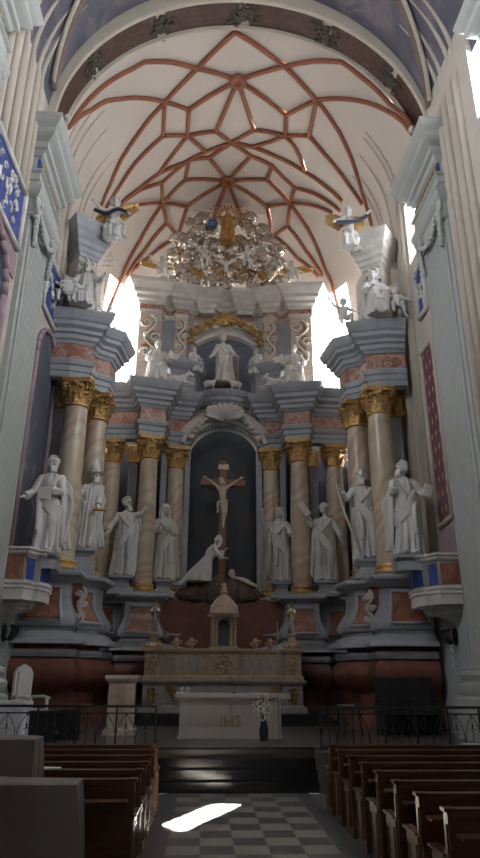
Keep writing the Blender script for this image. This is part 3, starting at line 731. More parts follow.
# ------------------------------------------------------------------ the two side wings
wingp = [(-4.95, 15.68), (-4.4, 15.70), (-3.86, 15.86), (-3.98, 16.2), (-3.86, 16.55), (-3.50, 16.80), (-3.42, 17.4), (-4.95, 17.55)]
wingl = [(-4.95, 15.58), (-3.78, 15.64), (-3.80, 16.3), (-3.34, 16.72), (-3.26, 17.4), (-4.95, 17.7)]
cappath = [(-4.90, 16.25), (-4.48, 15.70), (-4.00, 16.05), (-4.38, 16.60)]
CAPP = [(-.3, 13.35), (.0, 13.35), (.04, 13.45), (.1, 13.5), (.12, 13.62), (.2, 13.68), (.22, 13.82), (.32, 13.92), (.34, 14.05), (.44, 14.15), (.5, 14.3), (.54, 14.4), (.54, 14.46), (-.4, 14.46)]
for s in (-1, 1):
    side = 'left' if s < 0 else 'right'
    wg = empty('side_retable', (0, .30, 0), 0, 'grey %s wing of the altarpiece with two marble columns against the %s choir wall' % (side, side), 'altarpiece')
    def P2(p): return dxp(p) if s < 0 else mir(dxp(p))
    entab(wg, P2(wingp), [[(o*.85, z) for o, z in q] for q in (ARCHI, FRI, COR)])
    pedestal(wg, P2(wingl), [(0, .22), (2, .10)] if s < 0 else [(4, .22), (2, .10)])
    MB().prism(P2([(-5.2, 15.75), (-3.85, 15.75), (-3.45, 16.9), (-3.4, 17.4), (-5.2, 17.5)]), .64, 4.1).build('core', 'redbase', wg)
    column(wg, CX+s*4.20, 16.15, 1.05); column(wg, CX+s*3.80, 17.15, 1.0)
    m = MB(); m.box((CX+s*4.72-.2, 16.45, 4.1), (CX+s*4.72+.2, 17.6, 8.75)); m.build('pilaster', 'grey', wg)
    m = MB(); m.box((CX+s*4.72-.25, 16.38, 8.75), (CX+s*4.72+.25, 17.6, 9.4))
    for k in range(9): m.ell((CX+s*(4.52+.06*k), 16.36, 8.85+.14*(k % 4)), (.09, .06, .1), 7, 5)
    m.build('pilaster_capital', 'gold', wg)
    # upper pier with relief and its heavy cap
    m = MB(); m.prism(P2([(-4.90, 16.25), (-4.50, 15.74), (-4.02, 16.09), (-4.0, 16.9), (-4.95, 17.0)]), 11.3, 13.4); up_ = m.build('upper_pier', 'palegrey', wg)
    m = MB(); vine(m, -.08, 0, 11.5, 13.35, .30, 9, .05); vine(m, .1, 0, 11.5, 13.35, .28, 4, .045); vine(m, 0, 0, 11.6, 13.3, .22, 5, .04); o = m.build('white_relief', 'statue', up_, smooth=True); o.location = (CX+s*4.26, 15.91, 0); o.rotation_euler = (0, 0, -s*radians(36))
    m = MB(); vine(m, 0, -.05, 12.6, 13.2, .25, 2, .03); o = m.build('gilt_relief', 'darkgold', up_, smooth=True); o.location = (CX+s*4.26, 15.91, 0); o.rotation_euler = (0, 0, -s*radians(36))
    MB().sweep([(o*.75, z) for o, z in CAPP], P2(cappath)).build('upper_cap', 'grey' if s < 0 else 'palegrey', wg)
    m = MB()
    vine(m, CX+s*3.58, 16.1, 2.95, 3.85, .24, 6, .04); vine(m, CX+s*3.54, 16.08, 3.0, 3.8, .2, 7, .035)
    m.build('stucco_drop', 'palegrey', wg, smooth=True)

# consoles that carry the two near statues
CON = [(-.2, 4.40), (.12, 4.40), (.13, 4.36), (.08, 4.32), (.08, 4.28), (.03, 4.24), (0, 4.22), (0, 3.70), (.03, 3.68), (.05, 3.64), (.02, 3.60), (.04, 3.54), (-.04, 3.50), (-.02, 3.44), (-.12, 3.38), (-.10, 3.32), (-.2, 3.26), (-.26, 3.14), (-.34, 3.1)]
for s in (-1, 1):
    wx = L if s < 0 else R; side = 'left' if s < 0 else 'right'
    f = (lambda p: p) if s < 0 else None
    base = [(0, 14.18), (.52, 14.20), (.66, 14.5), (.76, 14.52), (.88, 15.02), (.80, 15.05), (.82, 15.4), (0, 15.45)]
    pts = [(wx-s*a-s*-.05*0, b) for a, b in base]
    if s > 0: pts = list(reversed(pts))
    if s > 0: pts = [(wx-a, b) for a, b in reversed(base)]
    else: pts = [(wx+a, b) for a, b in base]
    cn = MB().sweep(CON, pts).build('statue_console', 'palegrey')
    tag(cn, 'stepped pale console with blue panels on the %s wall carrying the near statue' % side, 'console')
    MB().prism(pts, 3.3, 4.35).build('core', 'palegrey', cn)
    n = len(pts)
    for i in range(n-1):
        a, b = V3((*pts[i], 0)), V3((*pts[i+1], 0)); d = (b-a); Ln = d.length
        if Ln < .2: continue
        d.normalize(); nn = V3((d.y, -d.x, 0)); mt = 'redmarb' if abs(d.x) > .8 else 'blue'
        q = [a+d*.04, b-d*.04]; m = MB()
        vs = [q[0]+nn*.012+V3((0, 0, 3.73)), q[1]+nn*.012+V3((0, 0, 3.73)), q[1]+nn*.012+V3((0, 0, 4.19)), q[0]+nn*.012+V3((0, 0, 4.19))]
        vs += [v-nn*.05 for v in vs]
        m.add(vs, [(0, 1, 2, 3), (4, 5, 6, 7), (0, 1, 5, 4), (1, 2, 6, 5), (2, 3, 7, 6), (3, 0, 4, 7)]); m.build('panel', mt, cn)
    m = MB(); cpt = [(wx, 14.5)]; 
    rr = []
    for t in [i/6 for i in range(7)]:
        k = (1-t)**1.5; rr.append([(wx+(x-wx)*(.66*k+.03), 14.75+(y-14.75)*(.75*k+.1), 3.2-.32*t) for x, y in pts])
    m.rings(rr); m.build('corbel', 'palegrey' if s < 0 else 'wallcool', cn, smooth='auto')

# ------------------------------------------------------------------ figures
M['ivory'] = plain('pale_gilded_ivory', (.58, .50, .39), .35, 0, .1)
def rotm(rx=0, ry=0, rz=0): return Matrix.Rotation(radians(rz), 3, 'Z') @ Matrix.Rotation(radians(ry), 3, 'Y') @ Matrix.Rotation(radians(rx), 3, 'X')
def head(m, c, turn=0, tilt=0, roll=0, beard=False, hair='short', hat=None, k=1.):
    Rm = rotm(tilt, roll, turn); c = V3(c)
    def E(p, r, n=10, mm=8, fn=None): m.ell(c+Rm @ (V3(p)*k), tuple(q*k for q in r), n, mm, rot=Rm, fn=fn)
    E((0, .01, .03), (.078, .095, .095)); E((0, -.02, -.03), (.06, .075, .085)); E((0, -.075, -.085), (.028, .028, .025))
    E((0, -.102, -.01), (.015, .026, .034), 7, 5); E((0, -.112, -.028), (.021, .018, .014), 7, 5)
    E((0, -.090, .030), (.062, .026, .015), 8, 5)
    for s in (-1, 1):
        E((s*.030, -.078, .010), (.014, .012, .009), 6, 4); E((s*.038, -.068, -.028), (.022, .02, .022), 7, 5); E((s*.079, .01, -.005), (.012, .02, .03), 6, 4)
    E((0, -.088, -.055), (.026, .014, .007), 7, 4); E((0, -.086, -.067), (.022, .014, .007), 7, 4)
    rn = random.Random(int(abs(c.x)*100+abs(turn))+1)
    if hair != 'bald':
        n = 34 if hair != 'long' else 40
        for i in range(n):
            a = rn.uniform(0, 2*pi); b = rn.uniform(.05, 1.25)
            d = V3((cos(a)*cos(b), sin(a)*cos(b), sin(b)))
            if d.y < -.45 and d.z < .75: continue
            E((d.x*.092, .015+d.y*.106, .03+d.z*.106), (.027, .027, .025), 6, 4)
        for s in (-1, 1): E((s*.075, .03, .0), (.025, .05, .06), 7, 5)
        E((0, .07, .01), (.06, .05, .09), 8, 6)
    if hair == 'long':
        for s in (-1, 1):
            for q in range(3): m.tube([c+Rm @ (V3(p)*k) for p in ((s*.07, .02+.03*q, .04), (s*.09, .03+.03*q, -.06), (s*.085, .02+.03*q, -.16), (s*.10, .0+.03*q, -.24))], [.025*k, .03*k, .026*k, .012*k], 6)
    if beard:
        for q in range(12):
            x = (q % 4-1.5)*.024; z = -.085-.028*(q//4)
            E((x, -.085-.008*(q//4), z-.005*(q//4)), (.024, .027, .032), 6, 4)
        for s in (-1, 1): E((s*.05, -.04, -.065), (.024, .035, .035), 7, 5)
    if hat == 'mitre':
        m.rings([[tuple(c+Rm @ (V3((r1*cos(t), r2*sin(t), z))*k)) for t in [2*pi*i/12 for i in range(12)]] for r1, r2, z in ((.095, .11, .06), (.105, .11, .12), (.10, .08, .2), (.06, .045, .29), (.012, .02, .36))])
        m.rings([[tuple(c+Rm @ (V3((r*cos(t), r*1.05*sin(t), z))*k)) for t in [2*pi*i/14 for i in range(14)]] for r, z in ((.16, .035), (.165, .05), (.1, .075))])
    if hat == 'tiara':
        for q, (r, z) in enumerate(((.1, .07), (.095, .13), (.08, .19), (.05, .25))): E((0, 0, z), (r, r*1.05, .045), 10, 6)
def hand(m, w, d, up, s=1, curl=.5, k=1.):
    """w wrist, d pointing direction, up = back of the hand, s side of the thumb"""
    w = V3(w); d = V3(d).normalized(); up = V3(up); up = (up-d*up.dot(d)).normalized(); lat = d.cross(up)*s
    Rm = Matrix((lat, d, up)).transposed()
    m.ell(w+d*.045*k, (.037*k, .052*k, .019*k), 8, 6, rot=Rm)
    for i, Ln in enumerate((.068, .078, .074, .058)):
        b = w+d*.082*k+lat*(.028-.019*i)*k
        p1 = b+(d*cos(curl*.6)-up*sin(curl*.6))*Ln*.5*k; p2 = p1+(d*cos(curl*1.7)-up*sin(curl*1.7))*Ln*.35*k; p3 = p2+(d*cos(curl*2.4)-up*sin(curl*2.4))*Ln*.25*k
        m.tube([b-d*.02*k, b, p1, p2, p3], [.0105*k, .0105*k, .0098*k, .009*k, .0075*k], 6)
    b = w+d*.028*k+lat*.026*k
    m.tube([b-lat*.01*k, b+lat*.026*k+d*.02*k, b+lat*.036*k+d*.048*k-up*.012*curl, b+lat*.034*k+d*.068*k-up*.02*curl], [.013*k, .012*k, .0105*k, .008*k], 6)
def arm(m, sh, el, wr, hd=None, up=(0, 0, 1), s=1, curl=.6, bare=False, k=1.):
    sh, el, wr = V3(sh), V3(el), V3(wr)
    if bare: m.tube([sh, sh.lerp(el, .5), el, el.lerp(wr, .35), wr], [.058*k, .052*k, .042*k, .044*k, .027*k], 10)
    else:
        m.tube([sh, sh.lerp(el, .5), el, el.lerp(wr, .5), el.lerp(wr, .72)], [.085*k, .078*k, .072*k, .066*k, .07*k], 10)
        m.tube([el, wr], [.045*k, .028*k], 8)
        low = (el+wr)/2; m.tube([el+V3((0, 0, -.01)), low+V3((0, .01, -.05))*k, el.lerp(wr, .7)+V3((0, 0, -.07))*k], [.05*k, .055*k, .03*k], 7)
    m.ell(sh, (.082*k, .075*k, .075*k), 10, 7)
    hand(m, wr, hd if hd is not None else (wr-el), up, s, curl, k)
def robe(m, prof, seed=0, nf=11, amp=.03, n=72):
    rn = random.Random(seed); ph = [rn.uniform(0, 6.28) for _ in range(4)]
    rr = []; zt = prof[-1][0]; z0 = prof[0][0]
    # densify
    P = []
    for a, b in zip(prof, prof[1:]):
        for q in range(5): P.append([lerp(a[c], b[c], q/5) for c in range(5)])
    P.append(list(prof[-1]))
    for z, rx, ry, cx, cy in P:
        t = (z-z0)/(zt-z0); A = amp*(1-t)**1.1+.006
        ring = []
        for j in range(n):
            a = 2*pi*j/n
            w = abs(sin(nf/2*a+ph[0]+1.1*t))*1.4-.8+.55*sin((nf-4)*a+ph[1]-2.*t)+.35*sin((nf+5)*a+ph[2]+3*t)
            ring.append((cx+(rx+A*w)*cos(a), cy+(ry+A*w)*sin(a), z))
        rr.append(ring)
    m.rings(rr)
STAND = [(.0, .25, .20, 0, 0), (.22, .235, .19, 0, 0), (.55, .215, .175, 0, 0), (.85, .20, .155, 0, 0), (1.04, .155, .12, 0, 0), (1.2, .175, .128, 0, 0), (1.34, .195, .118, 0, 0), (1.43, .17, .095, 0, .01), (1.49, .075, .065, 0, .01)]
def standing(seed, larm, rarm, turn=0, tilt=0, roll=0, beard=False, hair='short', hat=None, lean=0, cloak=1, sash=1, hip=.03, wide=1., knee=1):
    """arms: (elbow, wrist, handdir, up) with +x towards the viewer's right; larm is on the viewer's left"""
    m = MB()
    def sx(z): return lean*z*z/2.2+hip*sin(pi*min(1, z/1.05))
    prof = [(z, rx*(wide if z < 1 else 1), ry, cx+sx(z), cy) for z, rx, ry, cx, cy in STAND]
    robe(m, prof, seed, 11+seed % 3, .048)
    for s in (-1, 1):
        m.ell((s*.10+.0, -.19, .03), (.045, .11, .035), 8, 5)
    m.tube([(sx(.9)+knee*.08, -.05, .9), (sx(.55)+knee*.09, -.15, .55), (sx(.2)+knee*.10, -.12, .1)], [.09, .085, .06], 9)
    hx = sx(1.55)
    m.tube([(hx, .01, 1.42), (hx, 0, 1.58)], [.062, .05], 9)
    head(m, (hx+lean*.04, -.01, 1.67), turn, tilt, roll, beard, hair, hat, 1.13)
    shx = sx(1.4)
    for s, A in ((-1, larm), (1, rarm)):
        el, wr, hd, up = A
        arm(m, (shx+s*.175, .01, 1.39), el, wr, hd, up, s=-s)
    rn = random.Random(seed+50)
    if cloak:
        for q in range(8):
            t = q/7; x0 = shx+lerp(-.17, .17, t)
            m.tube([(x0, .07, 1.42), (x0*1.1+.0, .13, 1.1), (lerp(-.24, .26, t)+cloak*.05, .16, .6), (lerp(-.28, .34, t)+cloak*.08, .15, .08)], [.05, .06, .058, .045], 7)
        # mantle falling over one side
        for q in range(6):
            t = q/5
            m.tube([(shx+cloak*.17, -.02+.03*q, 1.43), (shx+cloak*(.24+.03*sin(q)), .0+.03*q, 1.1), (cloak*(.27+.05*t), .0+.04*q, .62), (cloak*(.30+.06*t), .02+.04*q, .12+.04*q)], [.05, .05, .045, .03], 7)
    if sash:
        for q in range(5):
            z = .80+.055*q
            m.tube(bez([(-sash*.22+sx(.8), -.02, z-.28+.02*q), (-sash*.10+sx(.8), -.17, z-.16), (sash*.08+sx(.9), -.165, z+.03), (sash*.19+sx(1.), -.04, z+.18)], 5), .03, 7)
        m.tube(bez([(sash*.19+sx(1), -.05, 1.0), (sash*.13, -.2, .8), (sash*.11, -.22, .5), (sash*.13, -.2, .35)], 5), [.05]*10+[.045]*5+[.02], 8)
        m.tube(bez([(-sash*.17+shx, -.05, 1.42), (-.02*sash+shx, -.14, 1.22), (sash*.15+shx, -.08, 1.04)], 5), .035, 7)
    return m
def seated(seed, larm, rarm, turn=0, tilt=0, beard=False, hair='short', hat=None, lean=0):
    m = MB()
    robe(m, [(.36, .22, .2, 0, 0), (.5, .19, .17, 0, 0), (.68, .155, .125, lean*.2, 0), (.85, .175, .13, lean*.5, 0), (1.0, .19, .115, lean*.8, 0), (1.08, .16, .09, lean, 0), (1.14, .07, .065, lean, 0)], seed, 9, .02, 48)
    robe(m, [(0, .27, .17, 0, -.33), (.25, .24, .16, 0, -.32), (.45, .22, .16, 0, -.27), (.56, .19, .15, 0, -.2)], seed+1, 9, .035, 48)
    for s in (-1, 1):
        m.tube([(s*.1, 0, .47), (s*.16, -.40, .52)], [.12, .10], 10); m.tube([(s*.16, -.40, .52), (s*.15, -.36, .05)], [.095, .07], 9); m.ell((s*.14, -.47, .03), (.045, .1, .035), 8, 5)
    for q in range(5): m.tube(bez([(-.2, -.1-.07*q, .55), (0, -.12-.08*q, .50-.03*q), (.21, -.1-.07*q, .55)], 5), .03, 6)
    m.ell((0, .08, .25), (.26, .2, .27), 12, 8)
    for q in range(6): m.tube([(lerp(-.17, .17, q/5)+lean, .07, 1.06), (lerp(-.22, .22, q/5), .13, .7), (lerp(-.3, .3, q/5), .16, .1)], [.05, .055, .05], 6)
    m.tube([(lean, .01, 1.08), (lean, 0, 1.22)], [.06, .05], 8)
    head(m, (lean, -.01, 1.30), turn, tilt, 0, beard, hair, hat)
    for s, A in ((-1, larm), (1, rarm)):
        arm(m, (lean+s*.175, .01, 1.03), *A, s=-s)
    return m
def put(kind, m, x, y, z, h, rz, label, mat='statue', ref=1.78, vox=.0105, cat='statue', group=None):
    e = empty(kind, (x, y, z), radians(rz), label, cat, group); k = h/ref
    fg = m.build('figure', mat, e, remesh=vox); fg.scale = (k, k, k)
    return e, fg
def addpart(e, fg, m, name, mat, smooth=True):
    o = m.build(name, mat, e, smooth='auto' if smooth else False); o.scale = fg.scale; return o
def plinth(e, mat='grey', w=.34, h=.45, d=.3):
    m = MB(); m.sweep([(-.2, 0), (-.02, 0), (.03, -.04), (.03, -.09), (-.06, -.14), (-.1, -.24), (-.04, -.34), (.06, -.4), (.06, -h), (-.2, -h)], [(-w, -d), (w, -d), (w, d), (-w, d)], True)
    m.box((-w+.15, -d+.15, -h), (w-.15, d-.15, 0)); return m.build('plinth', mat, e)
def book(m, c, R_, w=.16, h=.22, open_=False):
    mt = Matrix.Translation(c) @ R_.to_4x4()
    if open_:
        for s in (-1, 1): m.add([(0, 0, -h/2), (s*w, -.05, -h/2), (s*w, -.05, h/2), (0, 0, h/2), (0, .03, -h/2), (s*w, -.02, -h/2), (s*w, -.02, h/2), (0, .03, h/2)], [(0, 1, 2, 3), (4, 5, 6, 7), (0, 1, 5, 4), (1, 2, 6, 5), (2, 3, 7, 6), (3, 0, 4, 7)], mt)
    else: m.box((-w/2, -.025, -h/2), (w/2, .025, h/2), mt)
def wing(m, root, tip, s, n=9, drop=.35, w=.055):
    root, tip = V3(root), V3(tip)
    for i in range(n):
        t = i/(n-1); a = root.lerp(tip, t*.75); b = root.lerp(tip, .35+.65*t)+V3((0, .02*i/n, -drop*(1-.45*t)))
        m.tube([a, a.lerp(b, .5)+V3((0, -.02, .02)), b], [w*.75, w, w*.35], 6, flat=.45, up=(0, 1, 0))
    m.tube([root, root.lerp(tip, .5)+V3((0, -.01, .06)), tip], [w*1.2, w*1.3, w*.6], 7)

UPV = (0, 0, 1); FR = (0, -1, 0)
# 1 left console statue: bearded, book held at the waist, other hand reaching down to the left
m = standing(1, ((-.30, -.03, 1.12), (-.45, -.16, .98), (-1, -.3, -.25), UPV), ((.22, -.10, 1.10), (.0, -.24, 1.13), (-1, -.1, .1), UPV), turn=25, beard=True, cloak=1, sash=-1)
for q in range(9): m.tube(bez([(.17, .06, 1.42), (.30+.008*q, .05, 1.2), (.42-.012*q, .04+.01*q, .9), (.34-.02*q, .06, .45), (.27-.01*q, .05, .15)], 4), .035, 6)
e, f = put('statue', m, -3.70, 14.85, 4.40, 2.26, 0, 'white bearded statue holding a book on the left wall console')
b = MB(); book(b, (-.04, -.24, 1.04), rotm(15, 0, 10), .24, .2); addpart(e, f, b, 'book', 'statue', False); plinth(e, 'grey', .30, .2, .25)
# 2 left wing bishop
m = standing(2, ((-.24, -.08, 1.12), (-.12, -.24, 1.0), (.4, -.6, -.2), UPV), ((.25, -.1, 1.08), (.22, -.30, .88), (.3, -1, -.2), UPV), turn=22, hat='mitre', beard=True, cloak=1, sash=0, lean=.10, hip=.02)
e, f = put('statue', m, -3.19, 16.9, 4.88, 2.12, 10, 'white statue of a bishop in a tall mitre beside the left wing columns')
b = MB(); b.box((.12, -.38, .80), (.40, -.22, .85)); addpart(e, f, b, 'gilt_book', 'gold', False)
b = MB(); b.tube([(-.14, -.29, .4), (-.14, -.29, 1.18)], .014, 6); b.tube([(-.14+.07*cos(t), -.29, 1.22+.07*sin(t)) for t in [i*.6 for i in range(10)]], .014, 6); addpart(e, f, b, 'crozier', 'statue'); plinth(e, 'grey', .26, .72, .26)
# 3 left outer: bearded, arm raised to the right
m = standing(3, ((-.30, -.02, 1.16), (-.38, -.15, .95), (-.3, -.6, -.7), UPV), ((.34, -.04, 1.42), (.55, -.14, 1.62), (.5, -.1, .8), (0, -1, .2)), turn=40, beard=True, cloak=1, sash=1, lean=.02)
for q in range(6): m.tube(bez([(.30, .0, 1.38), (.36, .02, 1.1), (.30, .04, .8), (.26, .05, .4)], 4), .045, 6)
e, f = put('statue', m, -2.62, 20.5, 4.70, 2.47, 5, 'white bearded statue raising one arm to a column, left of the tallest middle columns')
plinth(e, 'grey', .32, .58)
# 4 left inner: hands clasped at the breast, veiled
m = standing(4, ((-.26, -.10, 1.12), (-.03, -.24, 1.22), (.7, -.3, .5), (0, -1, .3)), ((.26, -.10, 1.10), (.04, -.25, 1.20), (-.7, -.3, .5), (0, -1, .3)), turn=30, hair='long', cloak=1, sash=1)
for q in range(7):
    a = lerp(-2.5, -.6, 0)+pi*q/6; m.tube([(.09*cos(a*1)+.0, .05+.05*abs(sin(a)), 1.74), (.13*cos(a), .07, 1.5), (.2*cos(a), .08, 1.2)], [.04, .04, .04], 6)
e, f = put('statue', m, -1.38, 21.1, 4.68, 2.43, 10, 'white veiled statue with hands clasped at the breast, left of the dark niche')
plinth(e, 'grey', .28, .56)
# 5 right inner: youthful, cup raised on the left
m = standing(5, ((-.33, -.06, 1.34), (-.42, -.2, 1.50), (-.1, -.2, 1), FR), ((.26, -.10, 1.10), (.16, -.25, 1.20), (-.5, -.3, .5), FR), turn=-35, hair='long', cloak=-1, sash=-1, lean=-.02, wide=.85)
e, f = put('statue', m, 2.46, 21.1, 4.66, 2.43, -5, 'slender white statue of a youth raising a cup, right of the dark niche')
b = MB(); b.lathe([(.0, 0), (.04, .0), (.012, .03), (.012, .08), (.045, .12), (.05, .17), (0, .17)], 10, (-.43, -.23, 1.56)); addpart(e, f, b, 'cup', 'statue'); plinth(e, 'grey', .28, .54)
# 6 right outer: book raised up on the left
m = standing(6, ((-.30, -.08, 1.28), (-.36, -.22, 1.46), (-.3, -.3, .8), FR), ((.32, .0, 1.15), (.42, -.08, .92), (.3, -.2, -.9), (1, 0, 0)), turn=-10, hair='short', cloak=-1, sash=-1, lean=.03)
e, f = put('statue', m, 3.80, 20.45, 4.62, 2.47, -8, 'white statue lifting a book beside its face, right of the middle columns')
b = MB(); book(b, (-.44, -.24, 1.62), rotm(0, -35, 0), .14, .34); addpart(e, f, b, 'book', 'statue', False); plinth(e, 'grey', .32, .5)
# 7 right wing: bearded with a long blade
m = standing(7, ((-.36, -.05, 1.20), (-.50, -.18, 1.36), (-.5, -.2, .7), FR), ((.28, -.08, 1.12), (.17, -.24, 1.02), (-.6, -.4, .1), UPV), turn=-15, beard=True, cloak=1, sash=-1, lean=-.02)
e, f = put('statue', m, 4.28, 16.85, 4.70, 2.42, -5, 'white bearded statue leaning on a long plank-like blade beside the right wing columns')
b = MB(); b.tube([(-.60, -.28, 1.52), (-.45, -.30, .9), (-.17, -.34, .0)], [.035, .05, .05], 4, flat=.5); addpart(e, f, b, 'blade', 'palegrey', False)
b = MB(); b.box((.10, -.34, .90), (.19, -.26, 1.12)); addpart(e, f, b, 'gilt_book', 'gold', False); plinth(e, 'grey', .34, .54)
# 8 right console statue
m = standing(8, ((-.24, -.06, 1.16), (-.20, -.22, 1.30), (.2, -.3, 1), FR), ((.32, .0, 1.22), (.36, -.12, 1.10), (.2, -.7, -.1), UPV), turn=-55, tilt=-8, beard=True, hair='short', cloak=-1, sash=1)
for q in range(8): m.tube(bez([(-.17, .03, 1.40), (-.30, .02, 1.12), (-.42+.02*q, .03, .9), (-.30+.02*q, .04, .55)], 4), .035, 6)
e, f = put('statue', m, 4.76, 14.85, 4.48, 2.26, -5, 'white bearded statue gazing sideways with a book at its hip on the right wall console')
b = MB(); book(b, (.40, -.20, 1.16), rotm(0, 18, 20), .17, .26); addpart(e, f, b, 'book', 'statue', False); plinth(e, 'grey', .30, .2, .25)
# 9 crucifix
cr = empty('crucifix', (CX-.02, 21.35, 4.5), 0, 'brown wooden cross with pale figure of Christ standing in the dark niche', 'crucifix')
b = MB(); b.box((-.115, -.07, 0), (.115, .07, 4.32)); b.build('cross_upright', 'crosswood', cr)
b = MB(); b.box((-.76, -.075, 3.42), (.76, .075, 3.64)); b.build('cross_beam', 'crosswood', cr)
b = MB(); b.box((-.14, -.12, 3.98), (.14, -.08, 4.16)); b.tube([(-.16, -.1, 3.97), (-.17, -.11, 4.07), (-.14, -.1, 4.18)], .025); b.tube([(.16, -.1, 3.97), (.17, -.11, 4.07), (.14, -.1, 4.18)], .025); b.build('inscription_scroll', 'ivory', cr)
m = MB()   # body
robe(m, [(.80, .10, .075, .03, -.05), (.95, .125, .085, .02, -.06), (1.05, .105, .075, .0, -.07), (1.2, .125, .085, -.01, -.07), (1.36, .165, .09, -.02, -.06), (1.44, .12, .07, -.02, -.05), (1.50, .05, .05, -.03, -.06)], 0, 5, .003, 32)
m.tube([(-.03, -.06, 1.47), (-.05, -.09, 1.58)], [.05, .045], 8)
head(m, (-.07, -.12, 1.64), -20, 22, -14, True, 'long')
for s in (-1, 1):
    arm(m, (-.02+s*.15, -.05, 1.42), (s*.36, -.05, 1.60), (s*.60, -.02, 1.78), (s*1, 0, .5), (0, -1, 0), s=-s, curl=.25, bare=True)
    m.tube([(.03+s*.06, -.06, .86), (.05+s*.055, -.17, .62), (.06+s*.05, -.18, .48), (.03+s*.02, -.08, .3), (.02+s*.015, -.06, .12)], [.085, .07, .05, .052, .032], 10)
    m.tube([(.02+s*.012, -.06, .12), (.02+s*.008, -.12, .02), (.02, -.16, -.06)], [.03, .032, .02], 7)
for q in range(6): m.tube(bez([(-.13, -.04, .90-.02*q), (.0, -.17, .86-.025*q), (.16, -.05, .96-.03*q)], 5), .03, 6)
m.tube(bez([(-.14, -.05, .93), (-.20, -.07, .8), (-.17, -.07, .62), (-.2, -.06, .5)], 4), .04, 7)
o = m.build('figure_of_christ', 'ivory', cr, remesh=.011); o.location = (0, -.05, 1.98); o.scale = (.95, .95, .95)
# 10 rocky mound, skull and kneeling woman
mo = MB()
rn = random.Random(5)
for k in range(26):
    x = rn.uniform(-1.2, 1.25); h = .22+.50*max(0, 1-abs(x+.05)/1.3); mo.ell((x, rn.uniform(-.25, .25), h*.35), (.30, .28, h*.75), 10, 7)
mound = empty('rock_mound', (CX-.05, 21.3, 4.12), 0, 'brown carved rock mound at the foot of the crucifix', 'rock'); mo.build('rock', 'rock', mound, remesh=.03)
m = MB(); head(m, (0, 0, 0), 10, 0, 0, False, 'bald'); sk = m.build('skull', 'ivory', remesh=.01); sk.location = (CX+.30, 20.95, 4.86); sk.scale = (1.4, 1.4, 1.4); tag(sk, 'small pale skull on the rock right of the cross foot', 'skull')
m = MB(); 
for q in range(4): m.tube(bez([(-.1, -.03*q, .02+.03*q), (.15, -.06-.03*q, .06-.02*q), (.40, -.08-.02*q, -.02-.03*q), (.70, -.06, -.16-.02*q)], 6), [.035]*14+[.022]*5, 6)
sc_ = m.build('draped_cloth', 'ivory', smooth=True); sc_.location = (CX+.40, 20.93, 4.68); tag(sc_, 'pale cloth trailing to the right over the rock mound', 'cloth')
m = MB()
m.tube(bez([(.30, 0, 1.02), (.20, 0, .80), (.08, 0, .55)], 5), [.1]*3+[.15]*4+[.13]*4, 12)
robe(m, [(0, .40, .28, -.20, 0), (.15, .36, .26, -.16, 0), (.35, .28, .22, -.06, 0), (.55, .19, .16, .05, 0), (.7, .14, .12, .13, 0)], 3, 10, .045, 60)
for q in range(9): m.tube(bez([(.05, -.12+.03*q, .62), (-.15, -.18+.04*q, .40), (-.42, -.18+.04*q, .12), (-.68-.02*q, -.16+.04*q, -.12)], 5), [.05]*10+[.06]*6, 7)
m.tube([(.28, 0, 1.0), (.36, -.01, 1.12)], [.05, .045], 8); head(m, (.40, -.02, 1.2), -60, -18, 0, False, 'long')
arm(m, (.30, -.13, .96), (.40, -.22, .74), (.58, -.1, .66), (1, .2, .1), UPV, s=1); arm(m, (.28, .13, .96), (.46, .12, .82), (.60, .05, .90), (.6, 0, .6), UPV, s=-1)
e, f = put('statue', m, CX-.62, 20.85, 4.62, 1.44, 0, 'white kneeling woman embracing the foot of the brown cross', ref=1.3)
# 11 central Christ of the upper storey
m = standing(9, ((-.26, -.06, 1.18), (-.36, -.16, .95), (-.5, -.3, -.6), FR), ((.28, -.06, 1.18), (.40, -.16, .98), (.6, -.3, -.5), FR), turn=5, hair='short', cloak=1, sash=1, wide=1.0)
e, f = put('statue', m, .45, 21.25, 11.76, 1.98, 0, 'white standing statue with arms spread in the arched niche of the upper storey')
b = MB()
for k in range(11): a = pi*k/10; b.tube([(.0+.10*cos(a), .05, 1.72+.10*sin(a)), (.22*cos(a), .05, 1.72+.22*sin(a))], [.014, .006], 4)
addpart(e, f, b, 'halo', 'gold'); 
b = MB(); b.tube([(.48, -.2, .98), (.50, -.2, .0)], .016, 6); addpart(e, f, b, 'staff', 'gold')
b = MB(); b.ell((0, 0, .0), (.42, .22, .18), 12, 6); b.build('rocky_base', 'rock', e)
for k, (dx, lab, rz) in enumerate(((-.95, 'small white lambs beside the central upper statue, on its left', 0), (.62, 'small white lamb lying at the right foot of the central upper statue', 180))):
    m = MB(); n = 2 if k == 0 else 1
    m.ell((0, 0, .17), (.2, .1, .12), 12, 8, fn=lambda d: 1+.08*sin(14*d.x)*sin(13*d.z))
    m.ell((.2, 0, .28), (.07, .055, .06), 8, 6); m.ell((.27, 0, .26), (.05, .035, .035), 8, 6); m.tube([(.12, 0, .2), (.2, 0, .28)], [.08, .06], 7)
    for q in (-.13, .12):
        for w_ in (-.05, .05): m.tube([(q, w_, .12), (q+.02, w_, 0)], [.03, .02], 6)
    for s in (-1, 1): m.ell((.18, s*.06, .3), (.03, .03, .015), 6, 4)
    o = m.build('lamb', 'statue', remesh=.012); o.location = (CX+dx*.62, 21.12, 11.5); o.rotation_euler = (0, 0, radians(rz)); o.scale = (1.1, 1.1, 1.1)
    tag(o, lab.replace('lambs', 'lamb'), 'lamb')
